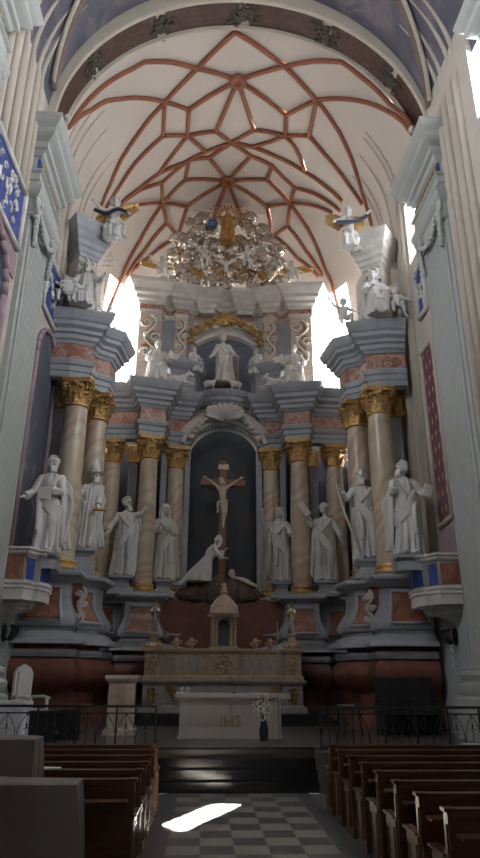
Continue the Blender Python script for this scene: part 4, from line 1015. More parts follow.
# 12 half figures leaning in over the volute blocks
for s, lab in ((-1, 'white figure leaning towards the central upper statue from its left block'), (1, 'white figure leaning towards the central upper statue from its right block')):
    m = seated(20+s, ((-.28, -.10, .82), (-.18, -.30, .74), (.3, -.6, 0), UPV), ((.28, -.10, .82), (.18, -.32, .72), (-.3, -.6, 0), UPV), turn=-s*25, tilt=15, beard=True, hair='bald' if s < 0 else 'short')
    e, f = put('statue', m, CX+s*1.17, 21.3, 12.30-.2, 1.15, -s*35, lab, ref=1.42)
# 13 evangelists on the main cornice
for s, lab in ((-1, 'white seated bearded statue with open book and ox on the left middle cornice'), (1, 'white seated bearded statue with open book and lion on the right middle cornice')):
    A = ((-.30, -.08, .78), (-.22 if s < 0 else -.40, -.3, .72), (-.3, -.8, 0), UPV); B = ((.30, -.08, .78), (.40 if s < 0 else .22, -.3, .72), (.3, -.8, 0), UPV)
    m = seated(30+s, A, B, turn=-s*15, beard=True)
    e, f = put('statue', m, CX+s*2.45, 20.6, 11.32, 1.75, -s*8, lab, ref=1.42)
    b = MB(); book(b, (-s*.42, -.36, .80), rotm(-20, -s*20, -s*10), .15, .26, True); addpart(e, f, b, 'book', 'statue', False)
    # companion beast
    m = MB(); 
    m.ell((0, 0, .22), (.42, .17, .19), 14, 9); m.ell((.3, -.02, .30), (.17, .15, .2), 10, 8)
    m.tube([(.35, -.03, .36), (.50, -.06, .52)], [.13, .10], 9); m.ell((.56, -.08, .56), (.11, .09, .1), 10, 8); m.ell((.68, -.1, .51), (.09, .06, .06), 9, 7)
    for q in (-1, 1):
        m.tube([(.35, q*.1, .14), (.6, q*.12-.05, .07), (.78, q*.12-.05, .04)], [.075, .055, .045], 7); m.tube([(-.3, q*.14, .2), (-.12, q*.2, .16), (-.3, q*.22, .05)], [.12, .09, .05], 7)
        if s < 0: m.tube([(.53, -.08+q*.07, .64), (.53, -.08+q*.15, .70), (.57, -.08+q*.17, .80)], [.025, .02, .008], 6)
        m.ell((.5, -.08+q*.11, .60), (.02, .05, .03), 6, 4)
    if s > 0:
        for q in range(16): a = q*.4; m.ell((.46, -.06+.13*cos(a), .54+.15*sin(a)), (.06, .06, .06), 7, 5)
    o = m.build('ox_statue' if s < 0 else 'lion_statue', 'statue', remesh=.015); o.location = (CX+s*(1.78 if s < 0 else 1.85), 20.5, 11.32); o.rotation_euler = (0, 0, radians(15 if s < 0 else 165)); o.scale = (.85, .85, .85)
    tag(o, 'white lying ox beside the left seated figure' if s < 0 else 'white lying lion beside the right seated figure', 'animal statue')
# 14 wing figures: seated on the cornices, angels on the caps
m = seated(40, ((-.28, -.10, .80), (-.22, -.32, .70), (-.3, -.8, 0), UPV), ((.34, -.08, .85), (.48, -.24, .92), (.4, -.4, .6), FR), turn=15, beard=True)
e, f = put('statue', m, -3.62, 15.85, 11.32, 1.62, 0, 'white seated statue with a triple-barred cross on the left wing cornice', ref=1.42)
b = MB(); b.tube([(.52, -.26, .4), (.58, -.24, 1.62)], .016, 6)
for z, w_ in ((1.2, .16), (1.34, .13), (1.48, .1)): b.tube([(.56-w_, -.25, z), (.56+w_, -.25, z+.02)], .018, 6)
addpart(e, f, b, 'triple_cross', 'palegrey')
m = seated(41, ((-.28, -.10, .80), (-.12, -.34, .78), (.3, -.8, 0), UPV), ((.34, -.08, .85), (.40, -.26, .82), (.2, -.6, .2), UPV), turn=-20, beard=False, hair='long', hat=None)
e, f = put('statue', m, 4.72, 15.85, 11.32, 1.70, 0, 'white seated statue on the right wing cornice under the relief pier', ref=1.42)
def cherub(seed, wings=True, pose=0, hair='short'):
    m = MB(); k = 1
    m.tube([(0, 0, .38), (0, -.01, .55), (0, 0, .72), (0, 0, .80)], [.12, .125, .12, .06], 12)
    head(m, (0, -.01, .93), pose*20, 0, 0, False, hair, k=1.15)
    if pose == 0: legs = (((-.09, 0, .36), (-.14, -.25, .36), (-.13, -.24, .05)), ((.09, 0, .36), (.16, -.25, .38), (.2, -.2, .08)))
    else: legs = (((-.09, 0, .36), (-.16, -.12, .2), (-.12, .05, .02)), ((.09, 0, .36), (.14, -.12, .16), (.12, -.05, -.1)))
    for a, b_, c in legs: m.tube([a, b_, c], [.09, .075, .045], 9); m.ell((c[0], c[1]-.06, c[2]-.02), (.035, .08, .03), 8, 5)
    A = (((-.30, -.05, .78), (-.42, -.12, .92)), ((.30, -.05, .62), (.38, -.16, .52))) if pose >= 0 else (((-.30, -.05, .62), (-.38, -.16, .52)), ((.30, -.05, .78), (.42, -.12, .92)))
    for s, (el, wr) in zip((-1, 1), A): arm(m, (s*.125, 0, .73), el, wr, None, UPV if s > 0 else FR, s=-s, bare=True)
    for q in range(5): m.tube(bez([(-.14, -.04, .42+.02*q), (0, -.16, .38-.02*q), (.15, -.03, .40)], 4), .028, 6)
    m.tube(bez([(.14, -.05, .4), (.26, -.02, .3), (.24, .02, .1), (.34, .0, -.05)], 4), .04, 6)
    return m
def cloud_mesh(r, seed, sq=(1, .7, .85)):
    rn = random.Random(seed); ax = V3((rn.uniform(-1, 1), rn.uniform(-1, 0), rn.uniform(-1, 1))).normalized(); off = rn.uniform(0, 9)
    def fn(d):
        a = d.dot(ax); return 1+.12*sin(8*a+off+3*noise.noise(d*1.6+V3((off, 0, 0))))+.3*noise.noise(d*2.3+V3((0, off, 0)))
    m = MB(); m.ell((0, 0, 0), (r*sq[0], r*sq[1], r*sq[2]), 28, 18, fn=fn); return m
# two angels high on the wing caps
for s in (-1, 1):
    m = cherub(60+s, pose=-s)
    robe(m, [(-.05, .2, .14, 0, -.04), (.15, .18, .14, 0, -.03), (.4, .14, .12, 0, 0), (.5, .13, .11, 0, 0)], 7+s, 8, .03, 40)
    e, f = put('angel_statue', m, CX+s*3.58, 16.0, 14.0, 1.55, s*12, 'white angel with gilded wings and dark sash leaning from the %s wing cap' % ('left' if s < 0 else 'right'), ref=1.15, cat='angel statue')
    b = MB(); wing(b, (-.05, .10, .75), (-.5, .16, .85 if s > 0 else .7), -1, drop=.3); addpart(e, f, b, 'wing', 'gold')
    b = MB(); wing(b, (.05, .10, .75), (.5, .16, .98), 1, drop=.3); addpart(e, f, b, 'wing', 'gold')
    b = MB(); b.tube(bez([(-.42, -.12, .50 if s > 0 else .72), (-.1, -.2, .52), (.15, -.18, .62), (.42, -.12, .86 if s > 0 else .5)], 5), .045, 6); addpart(e, f, b, 'sash', 'darkblue')
    for k in range(1):
        c = MB()
        for q in range(5): scroll(c, (-s*(.1-.12*q), .0, .0-.18*q), .26-.02*q, -s, 1.3, .10)
        pass
# two angels on the main upper cornice
for s in (-1, 1):
    m = cherub(64+s, pose=0)
    e, f = put('angel_statue', m, CX+s*2.5, 20.9, 15.85, 1.18, 0, 'small white seated angel with gilded wings on the %s end of the upper cornice' % ('left' if s < 0 else 'right'), ref=1.15, cat='angel statue')
    b = MB(); wing(b, (s*.06, .08, .75), (s*.85, .12, .86), s, drop=.22, w=.06); addpart(e, f, b, 'wing', 'gold')
    b = MB(); wing(b, (-s*.06, .08, .75), (-s*.42, .12, .72), -s, drop=.2, w=.045); addpart(e, f, b, 'wing', 'gold')
# little putti beside the wing figures
for x, y, z, h, rz, lab in ((-4.15, 15.55, 11.32, 1.05, 15, 'small white putto with shield at the left wall end of the left wing cornice'), (-3.02, 16.6, 11.32, .75, 0, 'tiny white putto at the inner tip of the left wing cornice'),
                            (5.25, 15.5, 11.32, 1.0, -10, 'small white putto at the right wall end of the right wing cornice'), (3.90, 16.3, 11.32, 1.1, 0, 'white putto at the inner tip of the right wing cornice')):
    m = cherub(int(x*10) % 17, pose=0); e, f = put('putto', m, x, y, z, h, rz, lab, ref=1.15, cat='statue')
    if 'shield' in lab:
        b = MB(); b.ell((.12, -.32, .5), (.22, .05, .28), 14, 9)
        for q in range(9): a = q*.7; scroll(b, (.12+.2*cos(a), -.36, .5+.25*sin(a)), .07, 1, 1, .02)
        addpart(e, f, b, 'shield', 'statue')

# ------------------------------------------------------------------ the glory above the altar
gl = empty('glory', (CX-.05, 21.5, 16.0), 0, 'silvered cloud glory with golden rays crowning the altarpiece under the vault', 'glory')
rn = random.Random(11)
cl = [(-1.95, .2, .34), (-1.75, 1.55, .40), (-1.5, .75, .42), (-1.35, 2.05, .46), (-1.25, 1.35, .45), (-.95, 2.55, .40), (-1.05, .25, .40), (-.6, 2.05, .42), (-.55, 2.95, .30), (-.75, 1.55, .36),
      (1.05, .3, .42), (1.5, .7, .44), (1.85, 1.15, .34), (1.95, .25, .34), (1.30, 1.45, .46), (1.45, 2.25, .42), (.9, 1.95, .46), (1.05, 2.75, .34), (.55, 2.35, .36), (.8, 3.05, .30), (-.3, 1.9, .4), (.25, 1.75, .42), (-.2, 3.35, .26), (.3, 3.3, .28),
      (-.55, .45, .34), (.55, .45, .34), (-.45, 1.25, .36), (.5, 1.2, .38), (0, .15, .32), (-1.45, -.02, .3), (1.5, .0, .3), (0, 1.25, .30), (-.85, .9, .36), (.95, .95, .36), (-.88, 3.45, .32), (.85, 3.5, .32), (-1.15, 2.95, .34), (1.3, 2.7, .36), (-1.75, 2.2, .30), (1.85, 1.8, .34)]
for i, (x, z, r) in enumerate(cl):
    o = cloud_mesh(r, i+200, (1, .6, .8)).build('cloud', 'silver', gl, smooth=True); o.location = (x*1.12, rn.uniform(-.2, .2), z); o.rotation_euler = (0, rn.uniform(-.8, .8), 0)
def ray(c, a, r0, r1, w): 
    m = MB(); d = V3((cos(a), 0, sin(a))); m.tube([V3(c)+d*r0, V3(c)+d*r1], [w, w*.35], 4); return m
for i in range(13):
    a = radians(-8+196*i/12); ray((.05, .05, 3.55), a, .28, (1.5 if i % 2 else .9), .04).build('ray', 'darkgold', gl)
for i in range(20):
    a = 2*pi*i/20+.1; L_ = .95 if i % 2 else .65
    ray((0, -.45, .75), a, .12, L_, .035).build('ray', 'darkgold' if i % 2 else 'silver', gl)
m = MB(); m.ell((0, -.52, .7), (.07, .07, .16), 8, 6); m.ell((0, -.56, .88), (.045, .05, .05), 8, 6)
for s in (-1, 1): m.tube([(0, -.52, .74), (s*.2, -.52, .88), (s*.42, -.5, .98)], [.07, .08, .03], 7, flat=.4, up=(0, 1, 0))
m.ell((0, -.5, .52), (.09, .04, .1), 8, 5); m.build('dove', 'statue', gl, smooth=True)
for i in range(8):
    x = lerp(-1.5, 1.5, i/7); m = MB(); rn2 = random.Random(i)
    for k in range(6): scroll(m, (rn2.uniform(-.2, .2), 0, rn2.uniform(-.1, .2)), rn2.uniform(.1, .18), 1 if k % 2 else -1, 1.2, .04)
    o = m.build('gilt_scroll', 'darkgold' if i % 2 else 'silver', gl, smooth=True); o.location = (x, -.35, .08+.25*(i % 2))
for s in (-1, 1):
    m = cherub(80+s, pose=-s); e, f = put('angel_statue', m, CX-.05+s*.82, 21.0, 16.75, .95, 0, 'small white winged angel floating in the silver clouds %s of the dove' % ('left' if s < 0 else 'right'), ref=1.15, cat='angel statue')
    b = MB(); wing(b, (s*.05, .08, .75), (s*.45, .12, .95), s, drop=.2, w=.045); addpart(e, f, b, 'wing', 'silver')
m = standing(12, ((-.26, -.06, 1.16), (-.38, -.2, 1.12), (-.6, -.5, 0), UPV), ((.28, -.06, 1.2), (.38, -.16, 1.32), (.2, -.3, 1), FR), turn=5, hair='long', cloak=-1, sash=1, wide=1.1)
e, f = put('statue', m, CX+.02, 21.15, 17.9, 1.62, 0, 'gilded crowned Virgin standing among golden rays at the top of the glory', 'gold')
b = MB(); head(b, (.03, -.035, 1.665), 5, 0, 0, False, 'bald', k=.97); o = b.build('face', 'statue', e, smooth=True); o.scale = f.scale
b = MB(); b.ell((0, 0, 0), (.22, .22, .22), 20, 12); o = b.build('blue_globe', 'skyblue', smooth=True); o.location = (CX-.62, 21.05, 18.7); tag(o, 'dark blue globe among the clouds left of the gilded Virgin', 'globe')

# ------------------------------------------------------------------ sanctuary furniture
st = MB()
for k in range(2): st.box((CX-2.9+.25*k, 17.5+.3*k, .64+.13*k), (CX+2.9-.25*k, 20, .77+.13*k))
S('steps', st, 'blackstone')
ha = empty('high_altar', (0, 0, 0), 0, 'carved cream and grey stone high altar with stepped gradine behind the altar table', 'altar')
def box_path(x0, x1, y0, y1): return [(x0, y1), (x0, y0), (x1, y0), (x1, y1)]
BODY = [(-.3, .9), (.10, .9), (.10, 1.0), (.04, 1.05), (0, 1.08), (0, 1.56), (.05, 1.6), (.1, 1.66), (.1, 1.70), (-.3, 1.70)]
P = [(CX-2.15, 19.8), (CX-2.15, 18.55), (CX-1.6, 18.55), (CX-1.6, 18.72), (CX+1.6, 18.72), (CX+1.6, 18.55), (CX+2.15, 18.55), (CX+2.15, 19.8)]
b = MB().sweep(BODY, P).build('body', 'altargrey', ha); MB().box((CX-2.1, 18.8, .9), (CX+2.1, 19.8, 1.69)).build('core', 'altargrey', b)
GR = [(-.3, 1.70), (.05, 1.70), (.05, 1.78), (0, 1.82), (0, 2.36), (.04, 2.4), (.08, 2.46), (.08, 2.52), (-.3, 2.52)]
P = [(CX-2.15, 19.8), (CX-2.15, 18.72), (CX-1.72, 18.72), (CX-1.72, 18.95), (CX-.42, 18.95), (CX-.42, 18.75), (CX+.42, 18.75), (CX+.42, 18.95), (CX+1.72, 18.95), (CX+1.72, 18.72), (CX+2.15, 18.72), (CX+2.15, 19.8)]
g = MB().sweep(GR, P).build('gradine', 'altargold', ha); MB().box((CX-2.1, 19.0, 1.7), (CX+2.1, 19.8, 2.5)).build('core', 'altargold', g)
for x, w in [(CX+s*(.62+.24*k), .09) for s in (-1, 1) for k in range(5)]:
    m = MB(); m.box((x-w, 18.92, 1.92), (x+w, 18.96, 2.30)); m.tube([(x+w*.7*cos(t), 18.90, 2.11+.15*sin(t)) for t in [i*.7 for i in range(10)]], .022, 5); m.ell((x, 18.91, 2.1), (.03, .03, .1), 7, 5); m.build('carved_panel', 'mensa', g)
for s in (-1, 1):
    m = MB(); vine(m, CX+s*1.9, 18.55, 1.12, 1.52, .22, 3, .03); m.build('gilt_relief', 'darkgold', b, smooth=True)
    m = MB(); vine(m, CX+s*1.93, 18.72, 1.86, 2.32, .24, 3, .03); m.build('relief', 'altargold', g, smooth=True)
    m = MB()
    for k in range(5): scroll(m, (CX+s*(1.25+.05*k), 18.7, 1.25+.06*k), .10, s if k % 2 else -s, 1.2, .03)
    m.build('gilt_relief', 'darkgold', b, smooth=True)
    m = MB(); m.box((CX+s*.8-.5, 18.69, 1.15), (CX+s*.8+.5, 18.73, 1.5)); m.build('panel', 'altargrey', b)
m = MB(); vine(m, CX, 18.74, 1.86, 2.34, .4, 8, .035); m.build('relief', 'altargold', g, smooth=True)
m = MB()
for s in (-1, 1):
    for k in range(2):
        x = CX+s*(.9+.42*k); 
        for q in range(4): scroll(m, (x+.06*(q-1.5), 18.95, 2.62+.05*(q % 2)), .07, 1 if q % 2 else -1, 1.1, .025)
        m.box((x-.05, 18.93, 2.5), (x+.05, 19.0, 2.8))
m.build('crest', 'altargold', g, smooth=True)
# tabernacle
tb = empty('tabernacle', (CX, 18.95, 2.52), 0, 'small gilded domed tabernacle temple standing in the middle of the high altar', 'tabernacle')
m = MB(); m.box((-.40, -.2, 0), (.40, .25, .06))
for s in (-1, 1):
    for x, y in ((.31, -.12), (.20, -.05)): m.lathe([(.045, .06), (.055, .08), (.04, .12), (.037, .74), (.055, .80), (.06, .84)], 12, (s*x, y, 0))
m.build('columns', 'altargold', tb, smooth='auto')
m = MB(); m.prism([(-.36, .06), (-.16, .06), (-.16, .62)]+[(.16*cos(pi-a), .62+.16*sin(a)) for a in [pi*i/10 for i in range(11)]]+[(.16, .06), (.36, .06), (.36, .84), (-.36, .84)], -.02, .2, 'y'); m.build('body', 'altargold', tb)
m = MB().box((-.17, .1, .06), (.17, .14, .8)); m.build('door', 'nichepaint', tb)
m = MB(); m.prism([(-.46, .84), (.46, .84), (.46, .90), (.36, .92), (0, 1.18), (-.36, .92), (-.46, .90)], -.22, .24, 'y'); m.build('pediment', 'altargold', tb)
m = MB(); m.lathe([(.40, .9), (.42, .94), (.40, 1.0), (.36, 1.15), (.28, 1.30), (.17, 1.42), (.10, 1.46), (.10, 1.52), (.13, 1.54), (.09, 1.60), (.07, 1.70), (.10, 1.74), (.05, 1.8), (0, 1.82)], 24, (0, .05, 0)); dm = m.build('dome', 'altargold', tb, smooth='auto')
m = MB()
for s in (-1, 1): m.tube([(s*.36, -.1, .95), (s*.34, -.12, 1.12), (s*.22, -.1, 1.28)], [.06, .05, .03], 6)
m.build('dome_scrolls', 'palegrey', dm, smooth=True)
for s in (-1, 1):
    side = 'left' if s < 0 else 'right'
    m = MB(); robe(m, [(0, .15, .12, 0, 0), (.4, .14, .11, 0, 0), (.75, .12, .1, 0, 0), (1.0, .1, .08, 0, 0), (1.3, .15, .09, 0, 0), (1.42, .12, .08, 0, 0), (1.48, .05, .05, 0, 0)], 5, 8, .03, 40)
    m.tube([(0, 0, 1.4), (0, 0, 1.56)], .05); head(m, (0, 0, 1.64), -s*20)
    for q in (-1, 1): arm(m, (q*.15, 0, 1.36), (q*.24, -.1, 1.14), (q*.06, -.24, 1.2), None, UPV, s=-q)
    e, f = put('angel_statuette', m, CX+s*1.94, 18.95, 2.93, .86, 0, 'small silver angel statuette with gilded wings on the %s end of the high altar' % side, 'silver', cat='statuette')
    b = MB()
    for q in (-1, 1): wing(b, (q*.04, .08, 1.35), (q*.30, .12, 1.5), q, n=7, drop=.7, w=.05)
    addpart(e, f, b, 'wings', 'darkgold')
    b = MB(); b.lathe([(.24, -.41), (.26, -.36), (.2, -.3), (.13, -.26), (.11, -.1), (.14, -.05), (.12, 0), (0, 0)], 16)
    for k in range(6): b.ell((.22*cos(k*1.05), .22*sin(k*1.05), -.34), (.06, .06, .06), 7, 5)
    b.build('pedestal', 'altargold', e, smooth='auto')
# altar table
at = empty('altar_table', (CX+.02, 14.4, .64), 0, 'pale stone altar table with gilded IHS monogram standing above the sanctuary steps', 'altar table')
m = MB(); m.box((-1.12, -.42, .76), (1.12, .42, .83)); m.box((-1.07, -.38, .72), (1.07, .38, .76)); m.build('tabletop', 'mensa', at)
m = MB(); m.box((-1.0, -.32, .04), (1.0, .32, .72)); m.box((-1.05, -.36, 0), (1.05, .36, .05)); m.build('body', 'mensa', at)
for s in (-1, 1): MB().box((s*.86-.16, -.355, .05), (s*.86+.16, -.3, .72)).build('pilaster', 'mensa', at)
def text(body, size, loc, parent, mat, name='lettering'):
    c = bpy.data.curves.new(name, 'FONT'); c.body = body; c.size = size; c.extrude = .006; c.align_x = 'CENTER'
    o = bpy.data.objects.new(name, c); COL.objects.link(o); o.parent = parent; o.location = loc; o.rotation_euler = (pi/2, 0, 0); bpy.context.view_layer.update()
    me = bpy.data.meshes.new_from_object(o.evaluated_get(bpy.context.evaluated_depsgraph_get())); bpy.data.objects.remove(o)
    o = bpy.data.objects.new(name, me); COL.objects.link(o); o.parent = parent; o.location = loc; o.rotation_euler = (pi/2, 0, 0); me.materials.clear(); me.materials.append(M[mat]); return o
text('IHS', .30, (0, -.33, .22), at, 'darkgold', 'monogram')
m = MB(); m.box((-.012, -.34, .44), (.012, -.33, .60)); m.box((-.05, -.34, .53), (.05, -.33, .555)); m.build('monogram_cross', 'darkgold', at)
for x in (-.98, -.86):
    m = MB(); m.lathe([(0, 0), (.035, 0), (.035, .01), (.012, .02), (.012, .05), (.035, .08), (.03, .11), (0, .11)], 12); o = m.build('candle_cup', 'whitecloth', smooth='auto'); o.location = (CX+x, 14.25, 1.471)
    tag(o, 'small white candle cup on the altar table, %s' % ('nearest its left end' if x < -.9 else 'second from its left end'), 'candle holder')
m = MB(); m.lathe([(0, 0), (.05, 0), (.05, .015), (0, .02)], 12); m.tube(bez([(0, 0, .02), (.0, 0, .14), (-.04, -.03, .26), (-.09, -.06, .32)], 5), .006, 5); o = m.build('microphone', 'black', smooth='auto'); o.location = (CX+.1, 14.3, 1.471); tag(o, 'thin black gooseneck microphone on the altar table', 'microphone')
# vase with flowers
vs_ = empty('flower_vase', (1.20, 13.6, .645), 0, 'dark vase with tall white flowers on the floor before the altar table', 'vase')
MB().lathe([(0, 0), (.07, 0), (.085, .08), (.09, .2), (.06, .30), (.07, .34), (.05, .34), (0, .32)], 18).build('vase', 'black', vs_, smooth='auto')
rn = random.Random(4); sm, pm = MB(), MB()
for k in range(22):
    a = rn.random()*6.28; r = rn.uniform(.02, .20); h = rn.uniform(.5, .82)
    tip = V3((r*cos(a), r*sin(a), h)); sm.tube([(0, 0, .3), tip*.6+V3((0, 0, .1)), tip], .006, 4)
    for q in range(5): pm.ell(tip+V3((rn.uniform(-.03, .03), rn.uniform(-.03, .03), -.04*q+.02)), (.024, .024, .02), 6, 4)
sm.build('stems', 'leaf', vs_); pm.build('blossoms', 'petal', vs_, smooth=True)
ms = empty('microphone_stand', (1.48, 13.5, .64), 0, 'tall thin chrome rod stand right of the flower vase', 'stand')
M['chrome'] = plain('dull_chrome', (.3, .3, .3), .3, .9)
MB().lathe([(0, 0), (.13, 0), (.13, .02), (.03, .04), (0, .04)], 20).build('base', 'chrome', ms, smooth='auto'); MB().tube([(0, 0, .03), (0, 0, 2.2)], .010, 6).build('pole', 'chrome', ms, smooth=True)
# lectern, armchair, side table
le = empty('lectern', (-1.72, 15, .64), 0, 'pale stone lectern with moulded top between the left altar rail and high altar', 'lectern')
MB().sweep([(-.2, 0), (.06, 0), (.06, .1), (0, .14), (0, 1.0), (.04, 1.04), (.08, 1.10), (.08, 1.17), (-.2, 1.17)], [(-.27, -.2), (.27, -.2), (.27, .2), (-.27, .2)], True).build('body', 'creammarb', le); MB().box((-.26, -.19, .02), (.26, .19, 1.165)).build('core', 'creammarb', le)
MB().box((-.10, -.225, .18), (.10, -.195, .95)).build('front_panel', 'altargold', le)
ch = empty('armchair', (-3.62, 14.8, .64), radians(65), 'white carved armchair with tall back behind the left altar rail', 'armchair')
m = MB(); m.box((-.28, .2, .45), (.28, .26, 1.2)); m.prism([(-.28, 1.2), (.28, 1.2), (.2, 1.3), (0, 1.38), (-.2, 1.3)], .2, .26, 'y'); m.build('backrest', 'statue', ch)
MB().box((-.3, -.28, .40), (.3, .22, .50)).build('seat', 'whitecloth', ch)
for s in (-1, 1):
    MB().tube([(s*.29, .2, .72), (s*.31, -.1, .74), (s*.30, -.28, .70)], .03, 6).build('armrest', 'statue', ch, smooth=True)
    MB().tube([(s*.27, -.24, 0), (s*.27, -.24, .70)], [.025, .035], 6).build('leg', 'statue', ch, smooth=True)
    MB().tube([(s*.27, .23, 0), (s*.27, .23, .45)], .03, 6).build('leg', 'statue', ch, smooth=True)
stb = empty('side_table', (-3.55, 13.3, .64), 0, 'small white cloth-covered table by the left pier behind the rail', 'table')
m = MB(); m.box((-.3, -.3, .66), (.3, .3, .70)); m.build('tabletop', 'whitecloth', stb)
m = MB(); rr = []
for z in (.69, .5, .25, .1):
    rr.append([((.31+.02*abs(sin(8*a))*(1-z))*max(-1, min(1, 1.35*cos(a))), (.31+.02*abs(cos(8*a))*(1-z))*max(-1, min(1, 1.35*sin(a))), z) for a in [2*pi*i/48 for i in range(48)]])
m.rings(rr, caps=False); m.build('tablecloth', 'whitecloth', stb, smooth=True)
cd = empty('candlestick', (-3.5, 13.3, 1.345), 0, 'pale candle on a low holder standing on the left side table', 'candlestick')
MB().lathe([(0, 0), (.08, 0), (.03, .03), (.03, .08), (.05, .1), (0, .1)], 14).build('holder', 'palegrey', cd, smooth='auto'); MB().lathe([(0, .1), (.028, .1), (.028, .5), (0, .51)], 12).build('candle', 'statue', cd, smooth='auto')
for i, (x, y) in enumerate(((-3.05, 13.5), (-2.65, 13.9))):
    s_ = empty('kneeler', (x, y, .64), 0, 'low dark wooden prayer desk behind the left rail, %s' % ('nearer the armchair' if i == 0 else 'nearer the lectern'), 'kneeler')
    MB().box((-.3, -.15, .0), (.3, -.1, .5)).build('front', 'black', s_); MB().box((-.32, -.2, .5), (.32, .1, .53)).build('top', 'black', s_); MB().box((-.3, .05, .1), (.3, .35, .16)).build('step', 'black', s_)
cs = empty('choir_stall', (4.35, 14.9, .64), 0, 'black wooden choir stall in front of the right wing base', 'stall')
MB().box((-.55, .2, 0), (.75, .28, 1.15)).build('back', 'black', cs); MB().box((-.55, -.25, .42), (.75, .2, .47)).build('seat', 'black', cs)
for x in (-.55, .1, .7): MB().box((x, -.28, 0), (x+.05, .2, .72)).build('armrest', 'black', cs)
bt = empty('offering_table', (3.05, 14.6, .64), 0, 'low dark round table right of the altar steps', 'table')
MB().lathe([(0, .52), (.42, .52), (.42, .56), (0, .56)], 24).build('tabletop', 'black', bt); 
for k in range(3): MB().tube([(.3*cos(k*2.1), .3*sin(k*2.1), 0), (.25*cos(k*2.1), .25*sin(k*2.1), .52)], .02, 6).build('leg', 'black', bt)
m = MB(); m.lathe([(0, 0), (.13, 0), (.18, .04), (.2, .05), (0, .03)], 20); o = m.build('dish', 'palegrey', smooth='auto'); o.location = (3.0, 14.5, 1.201); tag(o, 'shallow pale dish on the low dark table', 'dish')
# communion rails
def railing(x0, x1, y, z, label):
    r = empty('altar_rail', (0, 0, 0), 0, label, 'railing'); Hh = .70
    for zz, rad in ((Hh, .022), (Hh-.11, .012), (.06, .014)): MB().box((x0, y-rad, z+zz-rad), (x1, y+rad, z+zz+rad)).build('rail', 'black', r)
    n = max(1, round((x1-x0)/.62))
    for i in range(n+1):
        x = lerp(x0, x1, i/n); MB().box((x-.015, y-.015, z), (x+.015, y+.015, z+Hh)).build('post', 'black', r)
    w = (x1-x0)/n
    for i in range(n):
        xa = x0+i*w; m = MB()
        for q in range(2):
            a = xa+q*w/2; b_ = a+w/2
            m.tube(bez([(a, y, z+.06), (a+.03, y, z+.35), (a+w/4, y, z+Hh-.11)], 4), .007, 4); m.tube(bez([(b_, y, z+.06), (b_-.03, y, z+.35), (a+w/4, y, z+Hh-.11)], 4), .007, 4)
            m.tube([(a+w/4, y, z+.06), (a+w/4, y, z+Hh-.11)], .006, 4); m.ell((a+w/4, y, z+.40), (.018, .012, .03), 6, 4)
            m.tube([(a+w/4-.05, y, z+.33), (a+w/4, y, z+.37), (a+w/4+.05, y, z+.33)], .007, 4)
        m.build('tracery', 'black', r)
railing(-4.18, -.80, 12.25, .60, 'black wrought iron altar rail left of the sanctuary steps')
railing(2.08, 5.5, 12.25, .60, 'black wrought iron altar rail right of the sanctuary steps')
# ------------------------------------------------------------------ pews
def make_pew(length, s):
    """s=+1: pew runs to +X from the aisle end at x=0; back at y=0, seat towards +Y"""
    e = empty('pew', (0, 0, 0)); X = lambda x: s*x
    prof = [(0, 0), (0, .84), (.02, .87), (.07, .87), (.10, .82), (.11, .62), (.14, .56), (.40, .55), (.45, .52), (.45, .47), (.42, .44), (.41, .10), (.43, 0)]
    for x in (0, length-.05):
        a, b = sorted((X(x), X(x+.05))); m = MB().prism(prof, a, b, 'x').build('end_panel', 'wood', e)
        f = MB()
        if x == 0:
            for (y0, z0, y1, z1) in ((.03, .12, .03, .78), (.085, .12, .085, .56)): f.box((min(X(-.012), X(0)), y0-.006, z0), (max(X(-.012), X(0)), y0+.006, z1))
            f.box((min(X(-.012), X(0)), .15, .08), (max(X(-.012), X(0)), .17, .48)); f.box((min(X(-.012), X(0)), .36, .08), (max(X(-.012), X(0)), .38, .48)); f.box((min(X(-.012), X(0)), .17, .46), (max(X(-.012), X(0)), .36, .48))
            f.box((min(X(-.025), X(.06)), -.015, .865), (max(X(-.025), X(.06)), .085, .89)); f.box((min(X(-.025), X(.06)), .11, .555), (max(X(-.025), X(.06)), .47, .575))
            f.build('moulding', 'wood', m)
    a, b = sorted((X(.05), X(length-.05)))
    MB().box((a, .03, .10), (b, .055, .80)).build('backrest', 'wood', e)
    m = MB(); m.box((a, .0, .80), (b, .085, .86)); m.box((a, -.01, .86), (b, .09, .885)); m.box((a, .005, .10), (b, .03, .18)); m.build('top_rail', 'wood', e)
    m = MB(); m.box((a, -.14, .70), (b, .03, .72)); m.build('book_shelf', 'wood', e)
    MB().box((a, .06, .40), (b, .42, .44)).build('seat', 'wood', e)
    return e
ys_r = [10.15, 9.47, 8.79, 8.11, 7.43, 6.75, 6.07, 5.39]; ys_l = [10.15, 9.50, 8.85, 8.20, 7.55, 6.90]
ordn = ['frontmost', 'second', 'third', 'fourth', 'fifth', 'sixth', 'seventh', 'eighth']
pr = make_pew(3.6, 1); pl = make_pew(3.45, -1)
for i, y in enumerate(ys_r):
    o = pr if i == 0 else copy_tree(pr); o.location = (1.84, y, 0)
    tag(o, 'brown wooden pew right of the aisle, %s from the altar rail' % ('first' if i == 0 else ordn[i]), 'pew', 'pews right of the aisle')
for i, y in enumerate(ys_l):
    o = pl if i == 0 else copy_tree(pl); o.location = (-.62, y, 0)
    tag(o, 'brown wooden pew left of the aisle, %s from the altar rail' % ('first' if i == 0 else ordn[i]), 'pew', 'pews left of the aisle')
